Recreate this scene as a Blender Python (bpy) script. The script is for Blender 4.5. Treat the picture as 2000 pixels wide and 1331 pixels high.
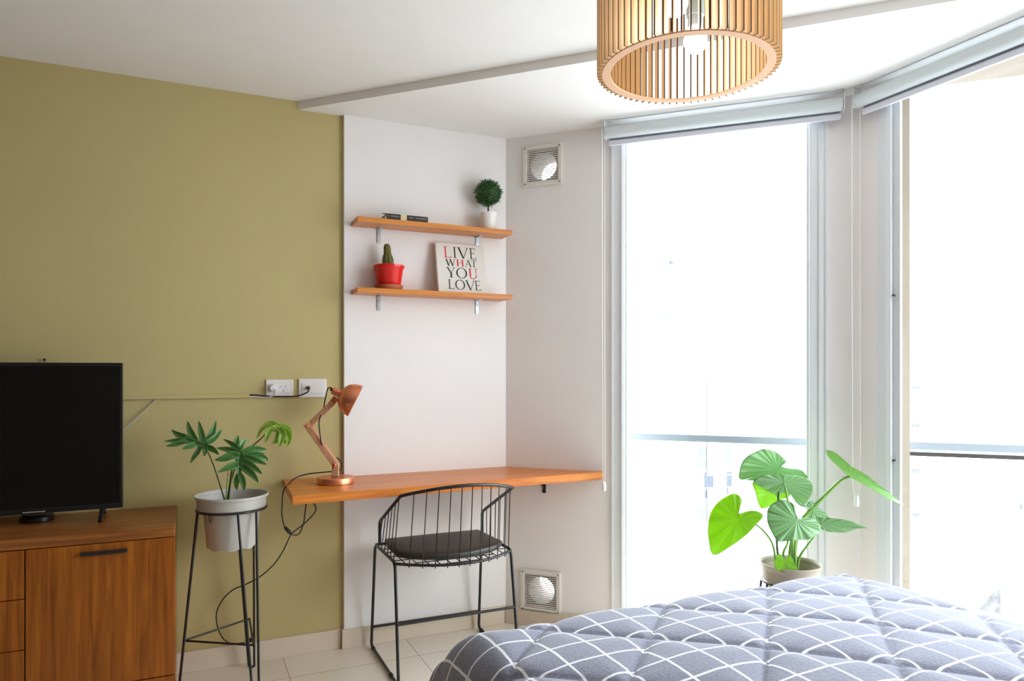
import bpy, bmesh, math, random
from mathutils import Vector, Matrix
random.seed(7)
for _o in list(bpy.data.objects): bpy.data.objects.remove(_o)
SC = bpy.context.scene
COL = SC.collection
PI = math.pi

# ------------------------------------------------------------------ camera
F, CX, HZ, H = 1380.0, 1000.0, 725.0, 1.274      # focal length in px of a 2000 px frame, horizon row, eye height
cam = bpy.data.cameras.new('camera'); cam_o = bpy.data.objects.new('camera', cam); COL.objects.link(cam_o)
cam.sensor_width = 36; cam.lens = F / 2000 * 36; cam.shift_y = (HZ - 665.5) / 2000; cam.clip_start = 0.05; cam.clip_end = 500
cam_o.location = (0, 0, H); cam_o.rotation_euler = (PI / 2, 0, 0); SC.camera = cam_o

# ------------------------------------------------------------------ sky, exposure
SKY, GROUND = 12.5, 6.0         # daylight above the horizon; sunlit street and facades below it
world = bpy.data.worlds.new('sky'); SC.world = world; world.use_nodes = True
bg = world.node_tree.nodes['Background']; bg.inputs[0].default_value = (0.86, 0.93, 1.0, 1)
_wn = world.node_tree.nodes; _wl = world.node_tree.links
_tc = _wn.new('ShaderNodeTexCoord'); _sp = _wn.new('ShaderNodeSeparateXYZ'); _mr = _wn.new('ShaderNodeMapRange')
_wl.new(_tc.outputs['Generated'], _sp.inputs[0]); _wl.new(_sp.outputs[2], _mr.inputs['Value'])
_mr.inputs['From Min'].default_value = -0.25; _mr.inputs['From Max'].default_value = 0.25
_mr.inputs['To Min'].default_value = GROUND; _mr.inputs['To Max'].default_value = SKY; _wl.new(_mr.outputs[0], bg.inputs[1])
SC.view_settings.view_transform = 'Standard'; SC.view_settings.look = 'None'
SC.view_settings.gamma = 1; SC.view_settings.exposure = 0.03; SC.view_settings.use_curve_mapping = False
SC.cycles.max_bounces = 9; SC.cycles.diffuse_bounces = 6; SC.cycles.glossy_bounces = 3
SC.cycles.transmission_bounces = 4; SC.cycles.transparent_max_bounces = 8
SC.cycles.caustics_reflective = False; SC.cycles.caustics_refractive = False
SC.cycles.sample_clamp_indirect = 40; SC.cycles.use_denoising = True

# ------------------------------------------------------------------ room frame: s along the green wall, d out of it
def rot(a): return Vector((math.cos(a), math.sin(a)))
C0 = Vector((-0.031, 3.58))
AG = math.radians(24.5); U = rot(AG); N = Vector((U.y, -U.x))
AB = math.radians(-21.0); V = rot(AB); NB = Vector((V.y, -V.x))            # wall with window 1, NB into the room
D0 = C0 + 1.6172 * V
AW = AG - PI / 2; W = rot(AW); NW = Vector((W.y, -W.x))                      # wall with window 2
def R(s, d, z): p = C0 + U * s + N * d; return Vector((p.x, p.y, z))
def B(t, o, z): p = C0 + V * t + NB * o; return Vector((p.x, p.y, z))
def Q(t, o, z): p = D0 + W * t + NW * o; return Vector((p.x, p.y, z))
def at(x, y, Y): return Vector(((x - CX) / F * Y, Y, H - (y - HZ) / F * Y))
def hit(org, dr, x):                                                        # parameter along a plan line seen in column x
    k = (x - CX) / F
    return (k * org.y - org.x) / (dr.x - k * dr.y)
def s_of(x, d): return hit(C0 + N * d, U, x)
def t_of(x, o): return hit(C0 + NB * o, V, x)
def w_of(x, o): return hit(D0 + NW * o, W, x)
def z_of(y, p): return H - (y - HZ) / F * p.y
def on_left(x, y, d=0.0): p = R(s_of(x, d), d, 0); p.z = z_of(y, p); return p
def on_right(x, y, o=0.0): p = B(t_of(x, o), o, 0); p.z = z_of(y, p); return p
def on_bay(x, y, o=0.0): p = Q(w_of(x, o), o, 0); p.z = z_of(y, p); return p
Z3 = Vector((0, 0, 1))
U3 = Vector((U.x, U.y, 0)); N3 = Vector((N.x, N.y, 0)); V3 = Vector((V.x, V.y, 0)); NB3 = Vector((NB.x, NB.y, 0)); W3 = Vector((W.x, W.y, 0)); NW3 = Vector((NW.x, NW.y, 0))

# high sun in front of the windows: it falls on the floor between bed and glass
_sun = bpy.data.lights.new('sun', 'SUN'); _sun.energy = 4.0; _sun.angle = math.radians(1.0); _sun.color = (1, .96, .9)
_so = bpy.data.objects.new('sun', _sun); COL.objects.link(_so); _so.location = (3, 8, 14)
_el = math.radians(64); _so.rotation_euler = Vector((NB.x * math.cos(_el), NB.y * math.cos(_el), -math.sin(_el))).to_track_quat('-Z', 'Y').to_euler()

# ------------------------------------------------------------------ materials
def lin(c):
    c = c / 255
    return c / 12.92 if c <= 0.04045 else ((c + 0.055) / 1.055) ** 2.4
def rgb(r, g, b): return (lin(r), lin(g), lin(b), 1)
def mat(name, col, rough=0.6, metal=0.0, spec=0.5, bump=0.0, bscale=200, vary=0.0, vscale=6):
    m = bpy.data.materials.new(name); m.use_nodes = True
    nt = m.node_tree; b = nt.nodes['Principled BSDF']
    b.inputs['Base Color'].default_value = col; b.inputs['Roughness'].default_value = rough
    b.inputs['Metallic'].default_value = metal; b.inputs['Specular IOR Level'].default_value = spec
    tc = nt.nodes.new('ShaderNodeTexCoord')
    if vary:
        n = nt.nodes.new('ShaderNodeTexNoise'); n.inputs['Scale'].default_value = vscale; n.inputs['Detail'].default_value = 5
        nt.links.new(tc.outputs['Object'], n.inputs['Vector'])
        mr = nt.nodes.new('ShaderNodeMapRange'); mr.inputs['From Min'].default_value = 0.3; mr.inputs['From Max'].default_value = 0.7
        mr.inputs['To Min'].default_value = 1 - vary; mr.inputs['To Max'].default_value = 1 + vary
        nt.links.new(n.outputs['Fac'], mr.inputs['Value'])
        mx = nt.nodes.new('ShaderNodeVectorMath'); mx.operation = 'SCALE'; mx.inputs[0].default_value = col[:3]
        nt.links.new(mr.outputs[0], mx.inputs['Scale']); nt.links.new(mx.outputs[0], b.inputs['Base Color'])
    if bump:
        n = nt.nodes.new('ShaderNodeTexNoise'); n.inputs['Scale'].default_value = bscale; n.inputs['Detail'].default_value = 3
        nt.links.new(tc.outputs['Object'], n.inputs['Vector'])
        bp = nt.nodes.new('ShaderNodeBump'); bp.inputs['Strength'].default_value = bump; bp.inputs['Distance'].default_value = 0.002
        nt.links.new(n.outputs['Fac'], bp.inputs['Height']); nt.links.new(bp.outputs[0], b.inputs['Normal'])
    return m
def wood(name, dark, light, axis='U', rough=0.4, scale=1.0, knots=False, tone=None, spec=0.4):
    m = bpy.data.materials.new(name); m.use_nodes = True; nt = m.node_tree; b = nt.nodes['Principled BSDF']
    tc = nt.nodes.new('ShaderNodeTexCoord'); mp = nt.nodes.new('ShaderNodeMapping'); mp.vector_type = 'TEXTURE'
    nt.links.new(tc.outputs['Object'], mp.inputs['Vector'])
    mp.inputs['Rotation'].default_value = (0, 0, AG)
    mp.inputs['Scale'].default_value = {'U': (1.0, 0.045, 0.045), 'Z': (0.045, 0.045, 1.0)}[axis]
    n = nt.nodes.new('ShaderNodeTexNoise'); n.inputs['Scale'].default_value = 1.6 * scale; n.inputs['Detail'].default_value = 7
    n.inputs['Roughness'].default_value = 0.62; n.inputs['Distortion'].default_value = 0.7
    nt.links.new(mp.outputs[0], n.inputs['Vector'])
    cr = nt.nodes.new('ShaderNodeValToRGB'); e = cr.color_ramp.elements
    e[0].position = 0.32; e[0].color = dark; e[1].position = 0.68; e[1].color = light
    nt.links.new(n.outputs['Fac'], cr.inputs[0])
    out = cr.outputs[0]
    if knots:
        mp2 = nt.nodes.new('ShaderNodeMapping'); mp2.vector_type = 'TEXTURE'; mp2.inputs['Rotation'].default_value = (0, 0, AG)
        mp2.inputs['Scale'].default_value = (1.0, 0.5, 0.5)
        nt.links.new(tc.outputs['Object'], mp2.inputs['Vector'])
        vo = nt.nodes.new('ShaderNodeTexVoronoi'); vo.inputs['Scale'].default_value = 3.1
        nt.links.new(mp2.outputs[0], vo.inputs['Vector'])
        k = nt.nodes.new('ShaderNodeMapRange'); k.inputs['From Min'].default_value = 0.03; k.inputs['From Max'].default_value = 0.13
        k.inputs['To Min'].default_value = 0.75; k.inputs['To Max'].default_value = 0.0
        nt.links.new(vo.outputs['Distance'], k.inputs['Value'])
        mx = nt.nodes.new('ShaderNodeMix'); mx.data_type = 'RGBA'; mx.inputs['B'].default_value = rgb(96, 48, 24)
        nt.links.new(k.outputs[0], mx.inputs['Factor']); nt.links.new(out, mx.inputs['A']); out = mx.outputs['Result']
    nt.links.new(out, b.inputs['Base Color'])
    b.inputs['Roughness'].default_value = rough; b.inputs['Specular IOR Level'].default_value = spec
    bp = nt.nodes.new('ShaderNodeBump'); bp.inputs['Strength'].default_value = 0.15; bp.inputs['Distance'].default_value = 0.001
    nt.links.new(n.outputs['Fac'], bp.inputs['Height']); nt.links.new(bp.outputs[0], b.inputs['Normal'])
    return m
def emit(name, col, st):
    m = bpy.data.materials.new(name); m.use_nodes = True; b = m.node_tree.nodes['Principled BSDF']
    b.inputs['Base Color'].default_value = col; b.inputs['Emission Color'].default_value = col; b.inputs['Emission Strength'].default_value = st
    return m
def leafmat(name, col, back, trans=0.45, veins=9.0, rough=0.35, vein_gain=0.25):
    m = bpy.data.materials.new(name); m.use_nodes = True; nt = m.node_tree; b = nt.nodes['Principled BSDF']
    uv = nt.nodes.new('ShaderNodeUVMap'); sx = nt.nodes.new('ShaderNodeSeparateXYZ'); nt.links.new(uv.outputs[0], sx.inputs[0])
    mu = nt.nodes.new('ShaderNodeMath'); mu.operation = 'MULTIPLY'; mu.inputs[1].default_value = veins; nt.links.new(sx.outputs[1], mu.inputs[0])
    si = nt.nodes.new('ShaderNodeMath'); si.operation = 'SINE'; nt.links.new(mu.outputs[0], si.inputs[0])
    pw = nt.nodes.new('ShaderNodeMapRange'); pw.inputs['From Min'].default_value = 0.4; pw.inputs['From Max'].default_value = 1.0
    pw.inputs['To Min'].default_value = 0; pw.inputs['To Max'].default_value = vein_gain
    nt.links.new(si.outputs[0], pw.inputs['Value'])
    mx = nt.nodes.new('ShaderNodeMix'); mx.data_type = 'RGBA'; mx.inputs['A'].default_value = col
    mx.inputs['B'].default_value = tuple(min(1, c * 2.0 + 0.06) for c in col[:3]) + (1,)
    nt.links.new(pw.outputs[0], mx.inputs['Factor']); nt.links.new(mx.outputs['Result'], b.inputs['Base Color'])
    b.inputs['Roughness'].default_value = rough
    bp = nt.nodes.new('ShaderNodeBump'); bp.inputs['Strength'].default_value = 0.3; bp.inputs['Distance'].default_value = 0.003
    nt.links.new(si.outputs[0], bp.inputs['Height']); nt.links.new(bp.outputs[0], b.inputs['Normal'])
    tr = nt.nodes.new('ShaderNodeBsdfTranslucent'); tr.inputs[0].default_value = back
    ms = nt.nodes.new('ShaderNodeMixShader'); ms.inputs[0].default_value = trans
    out = nt.nodes['Material Output']
    nt.links.new(b.outputs[0], ms.inputs[1]); nt.links.new(tr.outputs[0], ms.inputs[2]); nt.links.new(ms.outputs[0], out.inputs[0])
    return m
def pane_mat():
    m = bpy.data.materials.new('window_glass'); m.use_nodes = True; nt = m.node_tree
    t = nt.nodes.new('ShaderNodeBsdfTransparent'); t.inputs[0].default_value = (0.97, 0.985, 0.98, 1)
    g = nt.nodes.new('ShaderNodeBsdfGlossy'); g.inputs['Roughness'].default_value = 0.02
    lw = nt.nodes.new('ShaderNodeLayerWeight'); pw = nt.nodes.new('ShaderNodeMath'); pw.operation = 'POWER'; pw.inputs[1].default_value = 5
    nt.links.new(lw.outputs['Facing'], pw.inputs[0])
    fr = nt.nodes.new('ShaderNodeMath'); fr.operation = 'MULTIPLY_ADD'; fr.inputs[1].default_value = 0.7; fr.inputs[2].default_value = 0.025
    nt.links.new(pw.outputs[0], fr.inputs[0])
    ms = nt.nodes.new('ShaderNodeMixShader'); nt.links.new(fr.outputs[0], ms.inputs[0])
    nt.links.new(t.outputs[0], ms.inputs[1]); nt.links.new(g.outputs[0], ms.inputs[2])
    nt.links.new(ms.outputs[0], nt.nodes['Material Output'].inputs[0]); return m
def tile_mat():
    m = bpy.data.materials.new('floor_tile'); m.use_nodes = True; nt = m.node_tree; b = nt.nodes['Principled BSDF']
    tc = nt.nodes.new('ShaderNodeTexCoord'); mp = nt.nodes.new('ShaderNodeMapping'); mp.inputs['Location'].default_value = (0.523 + 0.557 * 10, 0.22 + 0.557 * 10, 0)
    nt.links.new(tc.outputs['Object'], mp.inputs['Vector'])
    br = nt.nodes.new('ShaderNodeTexBrick'); br.offset = 0; br.inputs['Scale'].default_value = 1.0
    br.inputs['Brick Width'].default_value = 0.557; br.inputs['Row Height'].default_value = 0.557
    br.inputs['Mortar Size'].default_value = 0.0018; br.inputs['Mortar Smooth'].default_value = 0.1
    br.inputs['Color1'].default_value = rgb(232, 221, 205); br.inputs['Color2'].default_value = rgb(227, 216, 199); br.inputs['Mortar'].default_value = rgb(150, 136, 120)
    nt.links.new(mp.outputs[0], br.inputs['Vector'])
    n = nt.nodes.new('ShaderNodeTexNoise'); n.inputs['Scale'].default_value = 3; nt.links.new(tc.outputs['Object'], n.inputs['Vector'])
    mx = nt.nodes.new('ShaderNodeMix'); mx.data_type = 'RGBA'; mx.blend_type = 'OVERLAY'; mx.inputs['Factor'].default_value = 0.12
    nt.links.new(br.outputs[0], mx.inputs['A']); nt.links.new(n.outputs['Color'], mx.inputs['B']); nt.links.new(mx.outputs['Result'], b.inputs['Base Color'])
    b.inputs['Roughness'].default_value = 0.28
    return m
def comforter_mat():
    m = bpy.data.materials.new('check_fleece'); m.use_nodes = True; nt = m.node_tree; b = nt.nodes['Principled BSDF']
    uv = nt.nodes.new('ShaderNodeUVMap'); nz = nt.nodes.new('ShaderNodeTexNoise'); nz.inputs['Scale'].default_value = 9
    nt.links.new(uv.outputs[0], nz.inputs['Vector'])
    sub = nt.nodes.new('ShaderNodeVectorMath'); sub.operation = 'SUBTRACT'; sub.inputs[1].default_value = (0.5, 0.5, 0.5); nt.links.new(nz.outputs['Color'], sub.inputs[0])
    scl = nt.nodes.new('ShaderNodeVectorMath'); scl.operation = 'SCALE'; scl.inputs['Scale'].default_value = 0.012; nt.links.new(sub.outputs[0], scl.inputs[0])
    add = nt.nodes.new('ShaderNodeVectorMath'); nt.links.new(uv.outputs[0], add.inputs[0]); nt.links.new(scl.outputs[0], add.inputs[1])
    sx = nt.nodes.new('ShaderNodeSeparateXYZ'); nt.links.new(add.outputs[0], sx.inputs[0])
    ls = []
    for i in (0, 1):
        p = nt.nodes.new('ShaderNodeMath'); p.operation = 'PINGPONG'; p.inputs[1].default_value = 0.05; nt.links.new(sx.outputs[i], p.inputs[0])
        r = nt.nodes.new('ShaderNodeMapRange'); r.inputs['From Min'].default_value = 0.0022; r.inputs['From Max'].default_value = 0.0042
        r.inputs['To Min'].default_value = 1; r.inputs['To Max'].default_value = 0; nt.links.new(p.outputs[0], r.inputs['Value']); ls.append(r)
    mxm = nt.nodes.new('ShaderNodeMath'); mxm.operation = 'MAXIMUM'; nt.links.new(ls[0].outputs[0], mxm.inputs[0]); nt.links.new(ls[1].outputs[0], mxm.inputs[1])
    fz = nt.nodes.new('ShaderNodeTexNoise'); fz.inputs['Scale'].default_value = 140; fz.inputs['Detail'].default_value = 4; nt.links.new(uv.outputs[0], fz.inputs['Vector'])
    gr = nt.nodes.new('ShaderNodeValToRGB'); e = gr.color_ramp.elements
    e[0].position = 0.3; e[0].color = rgb(112, 113, 130); e[1].position = 0.7; e[1].color = rgb(134, 135, 153); nt.links.new(fz.outputs['Fac'], gr.inputs[0])
    mx = nt.nodes.new('ShaderNodeMix'); mx.data_type = 'RGBA'; mx.inputs['B'].default_value = rgb(240, 240, 244)
    nt.links.new(mxm.outputs[0], mx.inputs['Factor']); nt.links.new(gr.outputs[0], mx.inputs['A']); nt.links.new(mx.outputs['Result'], b.inputs['Base Color'])
    b.inputs['Roughness'].default_value = 0.95; b.inputs['Sheen Weight'].default_value = 0.35; b.inputs['Specular IOR Level'].default_value = 0.1
    bp = nt.nodes.new('ShaderNodeBump'); bp.inputs['Strength'].default_value = 0.5; bp.inputs['Distance'].default_value = 0.003
    nt.links.new(fz.outputs['Fac'], bp.inputs['Height']); nt.links.new(bp.outputs[0], b.inputs['Normal'])
    return m

M = dict(
    green=mat('green_paint', rgb(192, 175, 123), 0.75, spec=0.2, bump=0.15, bscale=90, vary=0.02, vscale=2),
    white=mat('white_paint', rgb(238, 233, 231), 0.7, spec=0.2, bump=0.1, bscale=90, vary=0.012, vscale=4),
    ceil=mat('ceiling_paint', rgb(236, 233, 230), 0.85, spec=0.1, vary=0.01),
    floor=tile_mat(),
    base=mat('baseboard_tile', rgb(218, 202, 182), 0.35, vary=0.03, vscale=5),
    frame=mat('white_aluminium', rgb(226, 228, 230), 0.35),
    backwall=mat('brown_wall_paint', rgb(140, 124, 108), 0.8, spec=0.1),
    beige=mat('beige_render', rgb(118, 106, 92), 0.9, vary=0.06, vscale=3, bump=0.2),
    glass=pane_mat(),
    walnut=wood('sideboard_veneer', rgb(116, 56, 4), rgb(170, 96, 22), 'Z', 0.38, 1.5),
    walnut_h=wood('sideboard_top_veneer', rgb(112, 62, 24), rgb(166, 102, 46), 'U', 0.35, 1.5),
    desk=wood('desk_pine', rgb(182, 96, 34), rgb(220, 138, 62), 'U', 0.3, 1.4, spec=0.3),
    shelf=wood('shelf_pine', rgb(186, 106, 38), rgb(222, 146, 70), 'U', 0.35, 1.2, knots=True),
    armwood=wood('lamp_wood', rgb(206, 146, 112), rgb(228, 172, 138), 'Z', 0.5, 1.5),
    black=mat('black_metal', rgb(24, 25, 27), 0.4),
    rubber=mat('black_rubber', rgb(18, 18, 19), 0.55),
    tvframe=mat('tv_bezel', rgb(22, 22, 24), 0.3), screen=mat('tv_screen', rgb(8, 8, 9), 0.12, spec=0.45),
    steel=mat('galvanised_steel', rgb(190, 198, 202), 0.35, 0.7),
    copper=mat('copper', rgb(232, 146, 108), 0.36, 0.85, vary=0.06, vscale=30),
    pot=mat('grey_plastic', rgb(188, 184, 177), 0.5), pot2=mat('taupe_plastic', rgb(160, 148, 134), 0.5),
    soil=mat('soil', rgb(70, 50, 36), 0.95, bump=1, bscale=90, vary=0.4, vscale=60),
    red=mat('red_plastic', rgb(218, 34, 30), 0.3), terra=mat('terracotta', rgb(176, 92, 62), 0.75),
    cactus=mat('cactus_skin', rgb(104, 98, 46), 0.8, vary=0.25, vscale=120, bump=0.8, bscale=300),
    whitepot=mat('white_ceramic', rgb(236, 232, 226), 0.3),
    topi=mat('topiary_green', rgb(66, 104, 54), 0.6, vary=0.6, vscale=90), stem=mat('brown_stem', rgb(66, 46, 30), 0.8),
    canvas=mat('canvas', rgb(226, 220, 212), 0.85, bump=0.3, bscale=500), ink=mat('black_ink', rgb(44, 42, 42), 0.8), inkred=mat('red_ink', rgb(212, 60, 66), 0.8),
    bookblack=mat('book_black', rgb(40, 34, 30), 0.5), cream=mat('cream_paper', rgb(226, 208, 166), 0.8), pages=mat('book_pages', rgb(232, 226, 210), 0.9),
    greyink=mat('spine_print', rgb(150, 140, 128), 0.7), yellow=mat('pencil_yellow', rgb(226, 206, 30), 0.4), graphite=mat('graphite', rgb(96, 92, 92), 0.5),
    plastic=mat('white_plastic', rgb(228, 224, 222), 0.35), dark=mat('dark_slot', rgb(30, 28, 28), 0.6),
    duct=mat('duct_grey', rgb(104, 92, 84), 0.7), vent=mat('vent_plastic', rgb(226, 220, 212), 0.4),
    blind=mat('blind_fabric', rgb(206, 212, 214), 0.7), blindrail=mat('blind_rail', rgb(216, 216, 226), 0.4), blind_shaded=mat('shaded_blind_fabric', rgb(170, 176, 184), 0.7),  # last: blind fabric with the shade under the roll put into its colour
    chain=mat('bead_chain', rgb(236, 234, 230), 0.4),
    plyface=wood('laser_cut_ply', rgb(238, 206, 160), rgb(246, 220, 180), 'Z', 0.6, 1.0), plyedge=mat('burnt_ply_edge', rgb(82, 46, 24), 0.8), ring=mat('mdf_ring', rgb(238, 190, 150), 0.7),
    bulb=emit('lit_bulb', (1.0, 0.96, 0.91, 1), 3.2),
    socket=mat('bulb_socket', rgb(196, 206, 204), 0.4),
    leather=mat('black_leatherette', rgb(52, 47, 44), 0.42, bump=0.5, bscale=40),
    comforter=comforter_mat(), sheet=mat('mattress_white', rgb(220, 218, 214), 0.9), bedwood=mat('bed_base', rgb(110, 84, 60), 0.6),
    phil=leafmat('philodendron_leaf', rgb(102, 152, 86), rgb(120, 170, 60), 0.2, 3.0, 0.3, 0.1),
    phil_new=leafmat('young_philodendron_leaf', rgb(172, 204, 88), rgb(180, 214, 80), 0.35, 3.0, 0.35, 0.1),
    alo=leafmat('elephant_ear_leaf', rgb(122, 164, 112), rgb(140, 190, 20), 0.28, 26.0, 0.22, 0.3),
    alo_e=leafmat('yellow_green_leaf', rgb(112, 162, 76), rgb(150, 196, 10), 0.4, 26.0, 0.22, 0.2),  # yellow-green underside colour for the leaf seen edge-on
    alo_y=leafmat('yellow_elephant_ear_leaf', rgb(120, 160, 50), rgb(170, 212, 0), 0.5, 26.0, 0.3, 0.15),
    petiole=mat('petiole_green', rgb(120, 160, 70), 0.45), petiole_d=mat('petiole_dark', rgb(58, 74, 32), 0.5), sprout=mat('red_sheath', rgb(170, 96, 66), 0.6),
    bldg=mat('far_render', rgb(226, 226, 224), 0.9), bwin=mat('far_window', rgb(66, 71, 80), 0.6), bwin_l=mat('far_window_pale', rgb(94, 98, 104), 0.6), brail=mat('far_rail', rgb(80, 74, 76), 0.7), broof=mat('far_roof', rgb(88, 85, 86), 0.9, vary=0.4, vscale=3),
    rail=mat('handrail', rgb(122, 130, 137), 0.6), raildark=mat('rail_channel', rgb(40, 34, 34), 0.6),
)

# ------------------------------------------------------------------ object helpers
OFF = {}
def thing(name, label, cat, loc, group=None):
    o = bpy.data.objects.new(name, None); COL.objects.link(o); o.empty_display_size = 0.05
    o.location = loc; OFF[o.name] = Vector(loc); o['label'] = label; o['category'] = cat
    if group: o['group'] = group
    return o
def mk(name, bm, m, parent=None, smooth=None, bevel=0, label=None, cat=None, group=None, kind=None, origin=None, solid=0, sub=0, bsegs=2):
    off = OFF[parent.name] if parent else (Vector(origin) if origin is not None else Vector((0, 0, 0)))
    bmesh.ops.recalc_face_normals(bm, faces=bm.faces)
    me = bpy.data.meshes.new(name)
    bmesh.ops.translate(bm, verts=bm.verts, vec=-off)
    bm.to_mesh(me); bm.free()
    for mm in (m if isinstance(m, (list, tuple)) else [m]): me.materials.append(mm)
    if smooth:
        for p in me.polygons: p.use_smooth = True
        me.set_sharp_from_angle(angle=math.radians(smooth))
    o = bpy.data.objects.new(name, me); COL.objects.link(o); OFF[o.name] = off
    if parent: o.parent = parent
    elif origin is not None: o.location = off
    if solid:
        md = o.modifiers.new('solid', 'SOLIDIFY'); md.thickness = solid; md.offset = 0
    if bevel:
        md = o.modifiers.new('bevel', 'BEVEL'); md.width = bevel; md.segments = bsegs; md.limit_method = 'ANGLE'; md.angle_limit = math.radians(40)
    if sub:
        md = o.modifiers.new('sub', 'SUBSURF'); md.levels = sub; md.render_levels = sub
    if label: o['label'] = label
    if cat: o['category'] = cat
    if group: o['group'] = group
    if kind: o['kind'] = kind
    return o
def st(name, bm, m, **k): return mk(name, bm, m, kind='structure', **k)
def nb(): return bmesh.new()
def hexa(bm, p):                                   # 8 points: bottom loop 0-3, top loop 4-7
    v = [bm.verts.new(q) for q in p]
    for f in ((0, 1, 2, 3), (4, 5, 6, 7), (0, 1, 5, 4), (1, 2, 6, 5), (2, 3, 7, 6), (3, 0, 4, 7)): bm.faces.new([v[i] for i in f])
    return v
def boxf(bm, fr, a0, a1, b0, b1, z0, z1):
    return hexa(bm, [fr(a0, b0, z0), fr(a1, b0, z0), fr(a1, b1, z0), fr(a0, b1, z0), fr(a0, b0, z1), fr(a1, b0, z1), fr(a1, b1, z1), fr(a0, b1, z1)])
def obox(bm, c, ax, ay, az):
    c = Vector(c)
    return hexa(bm, [c - ax - ay - az, c + ax - ay - az, c + ax + ay - az, c - ax + ay - az, c - ax - ay + az, c + ax - ay + az, c + ax + ay + az, c - ax + ay + az])
def prism(bm, pts, z0, z1):
    lo = [bm.verts.new((p[0], p[1], z0)) for p in pts]; hi = [bm.verts.new((p[0], p[1], z1)) for p in pts]
    bm.faces.new(lo); bm.faces.new(hi); n = len(pts)
    for i in range(n): bm.faces.new([lo[i], lo[(i + 1) % n], hi[(i + 1) % n], hi[i]])
def catmull(pts, n=6, closed=False):
    pts = [Vector(p) for p in pts]; out = []; L = len(pts)
    for i in range(L if closed else L - 1):
        if closed: p0, p1, p2, p3 = pts[i - 1], pts[i], pts[(i + 1) % L], pts[(i + 2) % L]
        else: p0, p1, p2, p3 = pts[max(i - 1, 0)], pts[i], pts[i + 1], pts[min(i + 2, L - 1)]
        for k in range(n):
            t = k / n
            out.append(0.5 * ((2 * p1) + (p2 - p0) * t + (2 * p0 - 5 * p1 + 4 * p2 - p3) * t * t + (3 * p1 - p0 - 3 * p2 + p3) * t ** 3))
    if not closed: out.append(pts[-1])
    return out
def fillet(pts, r, closed=False, n=5):
    pts = [Vector(p) for p in pts]; out = []; L = len(pts)
    for i, p in enumerate(pts):
        if not closed and i in (0, L - 1): out.append(p); continue
        a = pts[i - 1] - p; b = pts[(i + 1) % L] - p
        ra = min(r, a.length * 0.45, b.length * 0.45); A = p + a.normalized() * ra; Bq = p + b.normalized() * ra
        for k in range(n + 1):
            t = k / n; out.append(A * (1 - t) ** 2 + p * 2 * t * (1 - t) + Bq * t * t)
    return out
def tube(bm, pts, r, seg=8, closed=False):
    pts = [Vector(p) for p in pts]; L = len(pts); rr = r if isinstance(r, (list, tuple)) else [r] * L
    rings = []; nrm = None
    for i in range(L):
        if closed: t = pts[(i + 1) % L] - pts[i - 1]
        else: t = pts[min(i + 1, L - 1)] - pts[max(i - 1, 0)]
        t = t.normalized() if t.length > 1e-9 else Z3.copy()
        if nrm is None:
            nrm = t.cross(Vector((0.31, 0.2, 0.93)))
            if nrm.length < 0.1: nrm = t.cross(Vector((1, 0, 0)))
        nrm = (nrm - t * nrm.dot(t)).normalized(); bi = t.cross(nrm)
        rings.append([bm.verts.new(pts[i] + (nrm * math.cos(2 * PI * k / seg) + bi * math.sin(2 * PI * k / seg)) * rr[i]) for k in range(seg)])
    for i in range(L if closed else L - 1):
        a, b = rings[i], rings[(i + 1) % L]
        for k in range(seg): bm.faces.new([a[k], a[(k + 1) % seg], b[(k + 1) % seg], b[k]])
    if not closed: bm.faces.new(rings[0]); bm.faces.new(rings[-1])
def lathe(bm, c, prof, seg=40, ax=None, wob=None):
    c = Vector(c); az = (ax or Z3).normalized()
    x = az.cross(Vector((0, 1, 0)));  x = x.normalized() if x.length > 0.05 else Vector((1, 0, 0)); y = az.cross(x)
    rings = []
    for j, (r, z) in enumerate(prof):
        if r < 1e-6: rings.append([bm.verts.new(c + az * z)]); continue
        rings.append([bm.verts.new(c + az * (z + (wob(j, k, seg) if wob else 0)) + (x * math.cos(2 * PI * k / seg) + y * math.sin(2 * PI * k / seg)) * r) for k in range(seg)])
    for a, b in zip(rings, rings[1:]):
        for k in range(seg):
            k2 = (k + 1) % seg
            f = [a[0], b[k2], b[k]] if len(a) == 1 else ([a[k], a[k2], b[0]] if len(b) == 1 else [a[k], a[k2], b[k2], b[k]])
            bm.faces.new(f)
    for e in (rings[0], rings[-1]):
        if len(e) > 1: bm.faces.new(e)
def lathe_open(bm, c, prof, seg=40, **k):           # a closed profile loop (walls with thickness)
    c = Vector(c); rings = []
    wob = k.get('wob')
    for j, (r, z) in enumerate(prof):
        rings.append([bm.verts.new(c + Vector((r * math.cos(2 * PI * i / seg), r * math.sin(2 * PI * i / seg), z + (wob(j, i, seg) if wob else 0)))) for i in range(seg)])
    for a, b in zip(rings, rings[1:] + rings[:1]):
        for i in range(seg): bm.faces.new([a[i], a[(i + 1) % seg], b[(i + 1) % seg], b[i]])

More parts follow.
